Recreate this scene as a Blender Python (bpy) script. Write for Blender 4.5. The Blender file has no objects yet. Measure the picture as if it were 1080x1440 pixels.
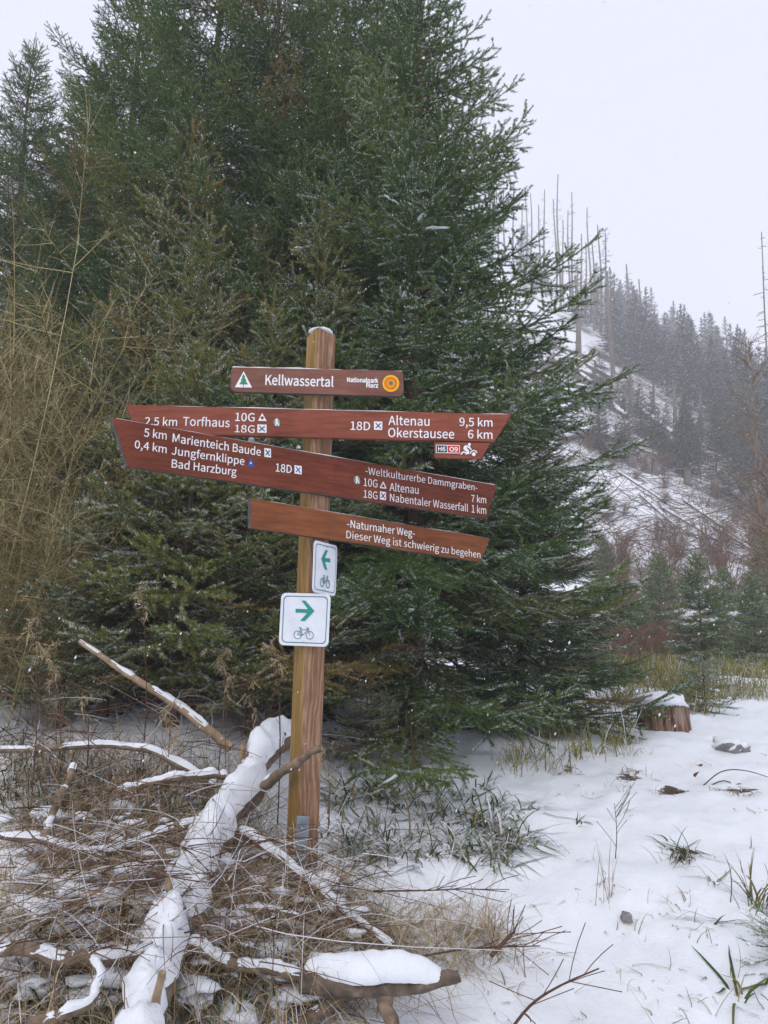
import bpy, math, random, os
import numpy as np
from mathutils import Vector, Matrix

# ------------------------------------------------------------------ camera, world, sun, exposure
sc = bpy.context.scene
COL = sc.collection
R_ = math.radians
PITCH, ROLL, FPX, EYE = R_(9.3), R_(1.1), 1040.0, 1.55
cr, sr, cp, sp = math.cos(ROLL), math.sin(ROLL), math.cos(PITCH), math.sin(PITCH)
FWD = np.array([0, cp, sp]); UP0 = np.array([0, -sp, cp]); RT0 = np.array([1.0, 0, 0])
RT = RT0 * cr + UP0 * sr
UP = UP0 * cr - RT0 * sr
CAM = np.array([0, 0, EYE])
cd = bpy.data.cameras.new('camera'); co = bpy.data.objects.new('camera', cd); COL.objects.link(co)
cd.sensor_fit = 'VERTICAL'; cd.sensor_height = 36; cd.lens = 36 * FPX / 1440
cd.clip_start = 0.05; cd.clip_end = 2000
m = Matrix(((RT[0], UP[0], -FWD[0], 0), (RT[1], UP[1], -FWD[1], 0), (RT[2], UP[2], -FWD[2], EYE), (0, 0, 0, 1)))
co.matrix_world = m
sc.camera = co

SUN_EL, SUN_AZ = R_(42), R_(215)
w = bpy.data.worlds.new('World'); sc.world = w; w.use_nodes = True
nt = w.node_tree; nt.nodes.clear()
out = nt.nodes.new('ShaderNodeOutputWorld')
sky = nt.nodes.new('ShaderNodeTexSky'); sky.sky_type = 'NISHITA'; sky.sun_disc = False
sky.sun_elevation = SUN_EL; sky.sun_rotation = SUN_AZ; sky.dust_density = 4; sky.air_density = 1.0
hs = nt.nodes.new('ShaderNodeHueSaturation'); hs.inputs['Saturation'].default_value = 0.25
b1 = nt.nodes.new('ShaderNodeBackground'); b1.inputs['Strength'].default_value = 0.05
b2 = nt.nodes.new('ShaderNodeBackground'); b2.inputs['Color'].default_value = (0.735, 0.755, 0.90, 1)
b2.inputs['Strength'].default_value = 0.95          # the closed cloud layer
ad = nt.nodes.new('ShaderNodeAddShader')
L = nt.links.new
L(sky.outputs[0], hs.inputs['Color']); L(hs.outputs[0], b1.inputs['Color'])
L(b1.outputs[0], ad.inputs[0]); L(b2.outputs[0], ad.inputs[1]); L(ad.outputs[0], out.inputs['Surface'])

sd = bpy.data.lights.new('sun', 'SUN'); so = bpy.data.objects.new('sun', sd); COL.objects.link(so)
sd.energy = 1.2; sd.angle = R_(40); sd.color = (1, 0.97, 0.93)
so.rotation_euler = (math.pi / 2 - SUN_EL, 0, math.pi - SUN_AZ)

sc.view_settings.view_transform = 'Standard'; sc.view_settings.look = 'None'
sc.view_settings.gamma = 1; sc.view_settings.use_curve_mapping = False
sc.view_settings.exposure = 0.08
sc.render.engine = 'CYCLES'
cy = sc.cycles
cy.max_bounces = 6; cy.diffuse_bounces = 4; cy.glossy_bounces = 2; cy.volume_bounces = 3; cy.transmission_bounces = 2
cy.use_denoising = True; cy.use_adaptive_sampling = True; cy.adaptive_threshold = 0.02
cy.caustics_reflective = False; cy.caustics_refractive = False
HAZE = 0.0033

# ------------------------------------------------------------------ helpers
rng = np.random.default_rng(7)

def ray(px, py):
    d = FWD * FPX + RT * (px - 540) - UP * (py - 720)
    return d / np.linalg.norm(d)

def PX(px, py, y):
    d = ray(px, py)
    return CAM + d * (y / d[1])

def nrm(v):
    return v / np.maximum(np.linalg.norm(v, axis=-1, keepdims=True), 1e-9)

def _h(ix, iy, s):
    n = np.sin(ix * 127.1 + iy * 311.7 + s * 74.7) * 43758.5453
    return n - np.floor(n)

def vn(x, y, s=0):
    x = np.asarray(x, float); y = np.asarray(y, float)
    ix = np.floor(x); iy = np.floor(y); fx = x - ix; fy = y - iy
    fx = fx * fx * (3 - 2 * fx); fy = fy * fy * (3 - 2 * fy)
    a = _h(ix, iy, s); b = _h(ix + 1, iy, s); c = _h(ix, iy + 1, s); d = _h(ix + 1, iy + 1, s)
    return (a + (b - a) * fx) * (1 - fy) + (c + (d - c) * fx) * fy - 0.5

def fbm(x, y, s=0, o=4):
    t = 0; a = 1
    for i in range(o):
        t = t + a * vn(x * 2 ** i, y * 2 ** i, s + i); a *= .5
    return t

def sstep(a, b, x):
    t = np.clip((x - a) / (b - a), 0, 1); return t * t * (3 - 2 * t)

def npmesh(name, V, faces, mats, midx=None, attrs=None, smooth=True):
    """faces: list of (F,n) int arrays; attrs: per-vertex floats"""
    me = bpy.data.meshes.new(name)
    V = np.asarray(V, np.float32)
    faces = [np.asarray(f, np.int32) for f in faces if len(f)]
    me.vertices.add(len(V)); me.vertices.foreach_set('co', V.ravel())
    tot = sum(f.size for f in faces); nf = sum(len(f) for f in faces)
    me.loops.add(tot); me.polygons.add(nf)
    me.loops.foreach_set('vertex_index', np.concatenate([f.ravel() for f in faces]))
    st = []; o = 0
    for f in faces:
        st.append(o + np.arange(len(f)) * f.shape[1]); o += f.size
    me.polygons.foreach_set('loop_start', np.concatenate(st).astype(np.int32))
    for mt in (mats if isinstance(mats, (list, tuple)) else [mats]): me.materials.append(mt)
    if midx is not None: me.polygons.foreach_set('material_index', np.asarray(midx, np.int32))
    me.polygons.foreach_set('use_smooth', np.full(nf, smooth))
    for k, a in (attrs or {}).items():
        at = me.attributes.new(k, 'FLOAT', 'POINT'); at.data.foreach_set('value', np.asarray(a, np.float32))
    me.update(calc_edges=True)
    return me

class MB:
    def __init__(s): s.V = []; s.F = {}; s.n = 0; s.A = {}
    def add(s, V, F, mi=0, **at):
        V = np.asarray(V, float).reshape(-1, 3)
        for f in (F if isinstance(F, list) else [F]):
            f = np.asarray(f, int)
            s.F.setdefault(f.shape[1], []).append((f + s.n, mi))
        for k in set(s.A) | set(at):
            s.A.setdefault(k, [np.zeros(s.n)] if s.n else [])
            a = at.get(k, 0.0)
            s.A[k].append(np.broadcast_to(np.asarray(a, float), (len(V),)) if np.ndim(a) == 0 else np.asarray(a, float))
        s.V.append(V); s.n += len(V)
    def build(s, name, mats, parent=None, smooth=True):
        fs = []; mi = []
        for k in sorted(s.F):
            for f, q in s.F[k]: fs.append(f); mi.append(np.full(len(f), q))
        me = npmesh(name, np.concatenate(s.V), fs, mats, np.concatenate(mi), {k: np.concatenate(a) for k, a in s.A.items()}, smooth)
        return link(name, me, parent)

def link(name, me, parent=None):
    o = bpy.data.objects.new(name, me); COL.objects.link(o)
    if parent is not None: o.parent = parent
    return o

def tag(o, label=None, cat=None, group=None, kind=None):
    if label: o['label'] = label
    if cat: o['category'] = cat
    if group: o['group'] = group
    if kind: o['kind'] = kind
    return o

def empty(name, loc, label, cat, group=None, rz=0.0, s=1.0):
    o = bpy.data.objects.new(name, None); COL.objects.link(o)
    o.empty_display_size = .1
    o.location = loc; o.rotation_euler = (0, 0, rz); o.scale = (s, s, s)
    return tag(o, label, cat, group)

def kids(o): return [c for c in bpy.data.objects if c.parent == o]

def dup(root, loc, rz, s, label, group=None, tilt=(0, 0)):
    r = root.copy(); COL.objects.link(r)
    r.location = loc; r.rotation_euler = (tilt[0], tilt[1], rz); r.scale = (s, s, s) if np.ndim(s) == 0 else s
    r['label'] = label
    if group: r['group'] = group
    for c in root['kids_'].split('|') if 'kids_' in root else []: pass
    for c in KIDS.get(root.name, []):
        d = c.copy(); COL.objects.link(d); d.parent = r
    return r
KIDS = {}

def tubes(P, Rr, sides=3, caps=False):
    P = np.asarray(P, float); N, K, _ = P.shape
    Rr = np.broadcast_to(np.asarray(Rr, float), (N, K))
    T = nrm(np.gradient(P, axis=1))
    ref = np.where(np.abs(T[:, :1, 2:3]) > .93, np.array([1.0, 0, 0]), np.array([0, 0, 1.0]))
    ref = np.broadcast_to(ref, T.shape)
    A = nrm(np.cross(T, ref)); B = np.cross(T, A)
    ph = np.arange(sides) * 2 * math.pi / sides
    V = P[:, :, None, :] + Rr[:, :, None, None] * (A[:, :, None, :] * np.cos(ph)[None, None, :, None] + B[:, :, None, :] * np.sin(ph)[None, None, :, None])
    idx = np.arange(N * K * sides).reshape(N, K, sides)
    a = idx[:, :-1]; b = idx[:, 1:]
    F = np.stack([a, b, np.roll(b, -1, 2), np.roll(a, -1, 2)], -1).reshape(-1, 4)
    fs = [F]
    if caps:
        fs.append(idx[:, -1].reshape(N, sides)); fs.append(idx[:, 0, ::-1].reshape(N, sides))
    return V.reshape(-1, 3), fs

def ribbons(P, W, side):
    P = np.asarray(P, float); N, K, _ = P.shape
    W = np.broadcast_to(np.asarray(W, float), (N, K))
    S = np.broadcast_to(np.asarray(side, float)[:, None, :], P.shape)
    V = np.stack([P - S * W[:, :, None] / 2, P + S * W[:, :, None] / 2], 2)
    idx = np.arange(N * K * 2).reshape(N, K, 2)
    F = np.stack([idx[:, :-1, 0], idx[:, :-1, 1], idx[:, 1:, 1], idx[:, 1:, 0]], -1).reshape(-1, 4)
    return V.reshape(-1, 3), [F]

def smooth_path(pts, n):
    """Catmull-Rom resample"""
    p = np.asarray(pts, float)
    p = np.vstack([2 * p[0] - p[1], p, 2 * p[-1] - p[-2]])
    seg = len(p) - 3; o = []
    for t in np.linspace(0, seg - 1e-6, n):
        i = int(t); f = t - i; a, b, c, d = p[i:i + 4]
        o.append(.5 * (2 * b + (c - a) * f + (2 * a - 5 * b + 4 * c - d) * f * f + (3 * b - a - 3 * c + d) * f ** 3))
    return np.array(o)

def blob(c, axes, sub=2, seed=0, amp=.18, frame=None):
    """lumpy flattened ellipsoid"""
    V, F = ICO[sub]
    r = 1 + amp * (vn(V[:, 0] * 2 + seed * 3.7, V[:, 1] * 2 + V[:, 2] * 1.7, seed) * 2)
    P = V * r[:, None] * np.asarray(axes)
    if frame is not None: P = P @ np.asarray(frame)
    return P + np.asarray(c), F

def _ico(n):
    import bmesh
    bm = bmesh.new(); bmesh.ops.create_icosphere(bm, subdivisions=n, radius=1)
    bm.verts.ensure_lookup_table()
    V = np.array([v.co[:] for v in bm.verts]); F = np.array([[v.index for v in f.verts] for f in bm.faces]); bm.free()
    return V, F
ICO = {i: _ico(i) for i in (1, 2, 3)}

# ------------------------------------------------------------------ materials
def newmat(name):
    mt = bpy.data.materials.new(name); mt.use_nodes = True
    n = mt.node_tree.nodes; p = n['Principled BSDF']
    return mt, n, mt.node_tree.links.new, p

def ramp(n, stops):
    r = n.new('ShaderNodeValToRGB'); e = r.color_ramp.elements
    while len(e) < len(stops): e.new(.5)
    for k, (pos, c) in enumerate(stops): e[k].position = pos; e[k].color = (*c, 1)
    return r

def noise(n, l, scale, detail=4, vec=None, rough=.6):
    t = n.new('ShaderNodeTexNoise'); t.inputs['Scale'].default_value = scale; t.inputs['Detail'].default_value = detail
    t.inputs['Roughness'].default_value = rough
    if vec is not None: l(vec, t.inputs['Vector'])
    return t

def coord(n, l, scale=(1, 1, 1), kind='Object', rot=(0, 0, 0)):
    tc = n.new('ShaderNodeTexCoord'); mp = n.new('ShaderNodeMapping'); mp.inputs['Scale'].default_value = scale
    mp.inputs['Rotation'].default_value = rot
    l(tc.outputs[kind], mp.inputs['Vector']); return mp.outputs[0]

def bump(n, l, p, h, dist, strength=1):
    b = n.new('ShaderNodeBump'); b.inputs['Distance'].default_value = dist; b.inputs['Strength'].default_value = strength
    l(h, b.inputs['Height']); l(b.outputs[0], p.inputs['Normal'])

def noise_mat(name, stops, scale, stretch=(1, 1, 1), rough=.85, bmp=.003, detail=5, spec=.3):
    mt, n, l, p = newmat(name)
    v = coord(n, l, stretch)
    t = noise(n, l, scale, detail, v); r = ramp(n, stops)
    l(t.outputs['Fac'], r.inputs[0]); l(r.outputs[0], p.inputs['Base Color'])
    p.inputs['Roughness'].default_value = rough; p.inputs['Specular IOR Level'].default_value = spec
    if bmp: bump(n, l, p, t.outputs['Fac'], bmp)
    return mt

def attr_mat(name, stops, snow=True, rough=.7, spec=.08):
    """colour by the per-vertex 'tone', white by the per-vertex 'frost'"""
    mt, n, l, p = newmat(name)
    a = n.new('ShaderNodeAttribute'); a.attribute_name = 'tone'
    r = ramp(n, stops); l(a.outputs['Fac'], r.inputs[0])
    c = r.outputs[0]
    if snow:
        f = n.new('ShaderNodeAttribute'); f.attribute_name = 'frost'
        mx = n.new('ShaderNodeMix'); mx.data_type = 'RGBA'
        l(f.outputs['Fac'], mx.inputs[0]); l(c, mx.inputs[6]); mx.inputs[7].default_value = (.82, .84, .88, 1)
        c = mx.outputs[2]
    l(c, p.inputs['Base Color']); p.inputs['Roughness'].default_value = rough; p.inputs['Specular IOR Level'].default_value = spec
    return mt

def flat(name, c, rough=.6, spec=.3, metal=0):
    mt, n, l, p = newmat(name)
    t = noise(n, l, 14, 4, coord(n, l)); r = ramp(n, [(.3, tuple(x * .9 for x in c)), (.7, tuple(min(1, x * 1.04) for x in c))])
    l(t.outputs['Fac'], r.inputs[0]); l(r.outputs[0], p.inputs['Base Color'])
    p.inputs['Roughness'].default_value = rough; p.inputs['Specular IOR Level'].default_value = spec; p.inputs['Metallic'].default_value = metal
    return mt

def snow_mat(name, litter=False):
    mt, n, l, p = newmat(name)
    v = coord(n, l)
    t = noise(n, l, 9, 8, v, .75); t2 = noise(n, l, 70, 6, v, .8)
    r = ramp(n, [(.3, (.79, .82, .86)), (.7, (.86, .88, .91))]); l(t.outputs['Fac'], r.inputs[0])
    c = r.outputs[0]
    if litter:
        a = n.new('ShaderNodeAttribute'); a.attribute_name = 'litter'
        t3 = noise(n, l, 16, 8, v, .75)
        ad = n.new('ShaderNodeMath'); ad.operation = 'ADD'; l(a.outputs['Fac'], ad.inputs[0]); l(t3.outputs['Fac'], ad.inputs[1])
        r2 = ramp(n, [(.93, (0, 0, 0)), (1.0, (1, 1, 1))]); l(ad.outputs[0], r2.inputs[0])
        r3 = ramp(n, [(.35, (.03, .02, .012)), (.6, (.10, .07, .035))]); l(t2.outputs['Fac'], r3.inputs[0])
        mx = n.new('ShaderNodeMix'); mx.data_type = 'RGBA'
        l(r2.outputs[0], mx.inputs[0]); l(c, mx.inputs[6]); l(r3.outputs[0], mx.inputs[7]); c = mx.outputs[2]
    l(c, p.inputs['Base Color']); p.inputs['Roughness'].default_value = .75; p.inputs['Specular IOR Level'].default_value = .25
    s = n.new('ShaderNodeMath'); s.operation = 'MULTIPLY_ADD'; s.inputs[1].default_value = .32
    l(t2.outputs['Fac'], s.inputs[0]); l(t.outputs['Fac'], s.inputs[2])
    bump(n, l, p, s.outputs[0], .02, .6)
    return mt

M = {}
M['snow'] = snow_mat('fresh_snow'); M['ground'] = snow_mat('snowy_ground', True); M['hill'] = snow_mat('snowy_hill', True)
DARK = [(0, (.026, .060, .018)), (.4, (.085, .155, .042)), (.75, (.19, .235, .065)), (1, (.28, .19, .055))]
OLIVE = [(0, (.05, .080, .022)), (.4, (.125, .175, .046)), (.75, (.22, .225, .06)), (1, (.36, .25, .085))]
M['needle'] = attr_mat('dark_spruce_needles', DARK); M['needle_olive'] = attr_mat('olive_spruce_needles', OLIVE)
M['needle_far'] = attr_mat('far_spruce_needles', [(0, (.014, .030, .018)), (1, (.045, .07, .036))])
M['bark'] = noise_mat('spruce_bark', [(.3, (.05, .038, .028)), (.55, (.12, .085, .058)), (.75, (.2, .155, .12))], 14, (1, 1, .25), .9, .012)
M['twig'] = noise_mat('spruce_twig_bark', [(.3, (.07, .045, .025)), (.7, (.17, .11, .06))], 30, bmp=0)
M['tan_twig'] = attr_mat('tan_twigs', [(0, (.10, .08, .03)), (.4, (.31, .26, .11)), (.8, (.47, .39, .20)), (1, (.56, .47, .28))], False, .8)
M['brown_twig'] = attr_mat('brown_twigs', [(0, (.05, .025, .016)), (.35, (.13, .07, .042)), (.7, (.22, .145, .09)), (1, (.36, .27, .18))], True, .8)
M['russet_twig'] = attr_mat('russet_twigs', [(0, (.12, .06, .04)), (1, (.30, .16, .11))], False, .8)
M['dry_grass'] = attr_mat('dry_grass', [(0, (.14, .09, .045)), (.5, (.32, .24, .13)), (1, (.5, .41, .26))], True, .8)
M['sedge'] = attr_mat('sedge_grass', [(0, (.025, .045, .015)), (.5, (.07, .10, .03)), (.8, (.16, .15, .05)), (1, (.26, .15, .06))], True, .6)
M['yellow_grass'] = attr_mat('yellow_grass', [(0, (.10, .12, .025)), (.6, (.24, .22, .05)), (1, (.38, .29, .11))], True, .7)
M['deadwood'] = noise_mat('peeled_wood', [(.3, (.09, .065, .045)), (.55, (.22, .16, .11)), (.75, (.36, .28, .20))], 22, (1, 1, 1), .85, .006)
M['logbark'] = noise_mat('grey_log_bark', [(.3, (.05, .04, .03)), (.55, (.14, .105, .075)), (.75, (.26, .21, .16))], 22, (1, 1, 1), .9, .01)
M['cutwood'] = noise_mat('cut_wood', [(.3, (.20, .135, .08)), (.7, (.44, .33, .21))], 25, (1, 1, 1), .85, .003)
M['snag'] = noise_mat('dead_trunk_bark', [(.3, (.08, .065, .055)), (.7, (.20, .165, .14))], 3, (1, 1, .2), .9, 0)
M['stump'] = noise_mat('stump_bark', [(.34, (.04, .025, .018)), (.46, (.17, .085, .05)), (.56, (.30, .19, .13)), (.68, (.33, .29, .25))], 16, (1.8, 1.8, .3), .9, .02)
M['rock'] = noise_mat('grey_rock', [(.3, (.14, .14, .14)), (.7, (.3, .3, .3))], 12, bmp=.01)
M['leaf'] = attr_mat('bramble_leaf', [(0, (.05, .08, .02)), (.5, (.16, .10, .03)), (1, (.16, .06, .035))], True, .6)

def wood_mat(name, stops, axis_scale, ring=(8, 2.5)):
    mt, n, l, p = newmat(name)
    v = coord(n, l, axis_scale)
    t = noise(n, l, 5, 8, v, .65)
    t2 = noise(n, l, 3.2, 5, coord(n, l), .6)
    r = ramp(n, stops)
    mxf = n.new('ShaderNodeMix'); mxf.data_type = 'FLOAT'; mxf.inputs[0].default_value = .4
    l(t.outputs['Fac'], mxf.inputs[2]); l(t2.outputs['Fac'], mxf.inputs[3])
    l(mxf.outputs[0], r.inputs[0]); l(r.outputs[0], p.inputs['Base Color'])
    p.inputs['Roughness'].default_value = .65; p.inputs['Specular IOR Level'].default_value = .12
    bump(n, l, p, t.outputs['Fac'], .002)
    return mt
M['board_red'] = wood_mat('red_stained_board', [(.28, (.11, .033, .019)), (.5, (.23, .068, .042)), (.72, (.31, .105, .07))], (1.5, 1.5, 14))
M['board_dark'] = wood_mat('dark_red_stained_board', [(.28, (.065, .019, .012)), (.5, (.155, .041, .023)), (.72, (.25, .072, .038))], (1.5, 1.5, 14))
M['board_brown'] = wood_mat('brown_stained_board', [(.28, (.11, .045, .032)), (.5, (.19, .085, .06)), (.72, (.25, .12, .09))], (1.5, 1.5, 14))
M['board_orange'] = wood_mat('orange_brown_board', [(.28, (.085, .028, .014)), (.5, (.20, .068, .027)), (.72, (.30, .11, .042))], (1.5, 1.5, 14))
M['board_end'] = noise_mat('weathered_board_end', [(.3, (.045, .035, .03)), (.7, (.12, .10, .09))], 40)

def post_mat(name, lo, mid, hi):
    mt, n, l, p = newmat(name)
    v = coord(n, l, (1, 1, .12))
    t = noise(n, l, 34, 8, v, .72)
    wv = n.new('ShaderNodeTexWave'); wv.inputs['Scale'].default_value = 5; wv.inputs['Distortion'].default_value = 14
    wv.inputs['Detail'].default_value = 3; wv.inputs['Detail Scale'].default_value = 1.2; l(coord(n, l, (3.2, 3.2, .5)), wv.inputs['Vector'])
    mf = n.new('ShaderNodeMix'); mf.data_type = 'FLOAT'; mf.inputs[0].default_value = .22
    l(t.outputs['Fac'], mf.inputs[2]); l(wv.outputs['Fac'], mf.inputs[3])
    r = ramp(n, [(.2, lo), (.5, mid), (.8, hi)]); l(mf.outputs[0], r.inputs[0]); l(r.outputs[0], p.inputs['Base Color'])
    p.inputs['Roughness'].default_value = .7; p.inputs['Specular IOR Level'].default_value = .25
    bump(n, l, p, mf.outputs[0], .003)
    return mt
M['post'] = post_mat('post_wood', (.12, .06, .033), (.26, .138, .075), (.46, .32, .21))
M['post_moss'] = post_mat('mossy_post_wood', (.14, .075, .02), (.25, .15, .045), (.36, .24, .09))
M['white'] = flat('white_lettering', (.80, .80, .80)); M['signwhite'] = flat('white_sign_face', (.72, .75, .80), .35, .4)
M['green'] = flat('green_sign_print', (.015, .27, .20)); M['dkgreen'] = flat('dark_green_line', (.02, .15, .13))
M['black'] = flat('black_print', (.015, .015, .018)); M['red'] = flat('red_print', (.55, .02, .02)); M['dkred'] = flat('dark_red_dot', (.25, .02, .02))
M['blue'] = flat('blue_print', (.03, .09, .36)); M['navy'] = flat('navy_line', (.04, .05, .14)); M['orange'] = flat('orange_print', (.72, .17, .01)); M['yellow'] = flat('yellow_print', (.80, .50, .02))
M['fir'] = flat('fir_green_print', (.05, .22, .10)); M['sticker'] = flat('faded_sticker', (.22, .32, .26)); M['ltblue'] = flat('pale_sticker', (.62, .68, .76))
M['metal'] = noise_mat('galvanised_steel', [(.3, (.20, .24, .28)), (.7, (.36, .41, .46))], 20, rough=.45, bmp=.001)
M['metal'].node_tree.nodes['Principled BSDF'].inputs['Metallic'].default_value = .5

# ------------------------------------------------------------------ terrain
BY = [-40, -3, 0, 1.5, 2.4, 3.2, 4.5, 5.5, 6.3, 9, 12]
BZ = [-.5, -.1, 0, .22, .40, .58, .72, .80, .81, .95, 1.0]
HR = [12, 16, 22, 28, 35, 60, 90, 120, 150, 300]
HB = [1.0, .75, 1.0, 2.3, 1.55, 1.55, 1.55, 1.55, 1.55, 1.55]
HK = [0, 0, 0, .8, 4.5, 18, 34, 50, 57, 58]

def ground_base(x, y):
    x = np.asarray(x, float); y = np.asarray(y, float)
    r = np.hypot(x, y); az = np.degrees(np.arctan2(x, y))
    near = np.interp(y, BY, BZ)
    bank = sstep(.15, -1.5, x) * np.interp(y, [0, 2, 3, 4, 5.5, 8, 12], [0, .05, .12, .2, .36, .6, .9])
    near = near + bank
    k = np.clip(1.22 + (11 - az) * .030, .55, 1.45) * np.where(np.abs(az) > 70, .2, 1)
    k = np.where(np.abs(az) > 50, k * np.clip((80 - np.abs(az)) / 30, .1, 1), k)
    far = np.interp(r, HR, HB) + k * np.interp(r, HR, HK) + sstep(.5, -6, x) * .9 * np.interp(r, [12, 30], [1, 0])
    return near + (far - near) * sstep(9, 14, r)

def G(x, y):
    x = np.asarray(x, float); y = np.asarray(y, float)
    r = np.hypot(x, y)
    z = ground_base(x, y)
    a = np.interp(r, [0, 6, 12, 30, 60, 120], [.05, .08, .15, .4, .9, 2])
    z = z + a * fbm(x / (1.0 + r * .08), y / (1.0 + r * .08), 3, 4) * .9
    lump = np.interp(r, [0, 8, 20], [.045, .05, 0])
    z = z + lump * 1.3 * fbm(x * 3.1, y * 3.1, 11, 4)
    # brush heap on the left, in front of the post
    hp = np.exp(-(((x + .95) / .75) ** 2 + ((y - 2.55) / .6) ** 2))
    z = z + hp * (.10 + .14 * fbm(x * 2.5, y * 2.5, 21, 4))
    return z

def GP(px, py, far=14):
    """where the line of sight of a pixel meets the ground"""
    d = ray(px, py); t = np.linspace(1.2, far, 1500); P = CAM + d[None] * t[:, None]
    s = P[:, 2] - G(P[:, 0], P[:, 1]); i = np.argmax(s < 0)
    if s[i] >= 0: i = len(t) - 1
    p = P[i].copy(); p[2] = float(G(p[0], p[1])); return p

TREES_NEAR = [(.2, 5.6), (-.55, 6.9), (-1.95, 7.2), (-3.0, 7.6), (-1.3, 5.3), (-.5, 5.6)]
def build_ground():
    az = np.concatenate([np.linspace(-40, 40, 420), np.linspace(40, 320, 90)[1:-1]])
    az = np.radians(az); na = len(az)
    rr = np.concatenate([np.linspace(.25, 10, 200), np.geomspace(10, 290, 190)[1:]])
    X = rr[:, None] * np.sin(az)[None]; Y = rr[:, None] * np.cos(az)[None]
    Z = G(X, Y)
    lit = np.full(X.shape, .05)
    for tx, ty in TREES_NEAR:
        lit = np.maximum(lit, .50 * np.exp(-((X - tx) ** 2 + (Y - ty) ** 2) / 1.3))
    hp = np.exp(-(((X + .95) / .8) ** 2 + ((Y - 2.5) / .7) ** 2)); lit = np.maximum(lit, .43 * hp)
    for px_, py_, rad_, am in ((880, 1095, .16, .5), (945, 1115, .14, .55), (920, 1050, .2, .45), (1035, 1112, .16, .5), (800, 1080, .22, .45), (960, 1200, .12, .45), (560, 1130, .35, .36), (690, 1160, .3, .36), (470, 1150, .2, .36)):
        q = GP(px_, py_); lit = np.maximum(lit, am * np.exp(-((X - q[0]) ** 2 + (Y - q[1]) ** 2) / rad_ ** 2))
    lit += .25 * fbm(X * 1.5, Y * 1.5, 31, 3) * (rr[:, None] < 14)
    lit = lit + np.where(rr[:, None] > 22, .33 + .6 * np.clip(fbm(X / 5, Y / 5, 41, 5), -.3, 1), 0)
    V = np.stack([X, Y, Z], -1)
    cut = int(np.argmax(rr > 26))
    def sheet(i0, i1, name, mt, centre):
        v = V[i0:i1].reshape(-1, 3); n = i1 - i0
        idx = np.arange(n * na).reshape(n, na)
        a = idx[:-1]; b = idx[1:]
        F = np.stack([a, np.roll(a, -1, 1), np.roll(b, -1, 1), b], -1).reshape(-1, 4)
        fs = [F]; lt = lit[i0:i1].ravel()
        if centre:
            v = np.vstack([v, [[0, 0, float(G(0, 0))]]]); lt = np.append(lt, 0)
            fs.append(np.stack([np.full(na, len(v) - 1), np.roll(idx[0], -1), idx[0]], -1))
        return tag(link(name, npmesh(name, v, fs, mt, attrs={'litter': lt})), kind='structure')
    sheet(0, cut + 1, 'ground', M['ground'], True)
    sheet(cut, len(rr), 'hillside', M['hill'], False)
build_ground()

# ------------------------------------------------------------------ spruce
def needles(P0, D, Ln, tone, frost, dens, nl, nw, r):
    """a fuzz of single needles along straight shoots -> V, F, tone, frost"""
    cnt = np.maximum(1, (Ln * dens + r.random(len(Ln))).astype(int))
    i = np.repeat(np.arange(len(Ln)), cnt); n = len(i)
    d = D[i]; t = r.random(n)
    ref = np.where(np.abs(d[:, 2:3]) > .9, np.array([1.0, 0, 0]), np.array([0, 0, 1.0]))
    A = nrm(np.cross(d, ref)); B = np.cross(A, d)            # B points up
    ph = r.uniform(-.35 * math.pi, 1.35 * math.pi, n)
    rad = A * np.cos(ph)[:, None] + B * np.sin(ph)[:, None]
    dirn = nrm(d * r.uniform(.45, .95, n)[:, None] + rad)
    p = P0[i] + d * (Ln[i] * t)[:, None]
    l_ = nl * r.uniform(.75, 1.15, n) * np.clip(1.25 - .5 * t, .7, 1)
    s = nrm(np.cross(dirn, r.normal(size=(n, 3)))) * (nw * .5)
    V = np.stack([p - s, p + s, p + dirn * l_[:, None]], 1).reshape(-1, 3)
    F = np.arange(3 * n).reshape(-1, 3)
    tn = np.clip(tone[i] + r.normal(0, .10, n) + .12 * t, 0, 1)
    up = sstep(-.1, .7, rad[:, 2])
    fs_ = np.where(r.random(len(Ln)) < frost, r.uniform(.5, 1, len(Ln)), .06)          # snow lies along some shoots, on their upper side
    fr = np.where(r.random(n) < fs_[i] * sstep(.25, .75, rad[:, 2]), r.uniform(.35, .85, n), 0)
    return V, F, np.repeat(tn, 3), np.repeat(fr, 3)

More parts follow.
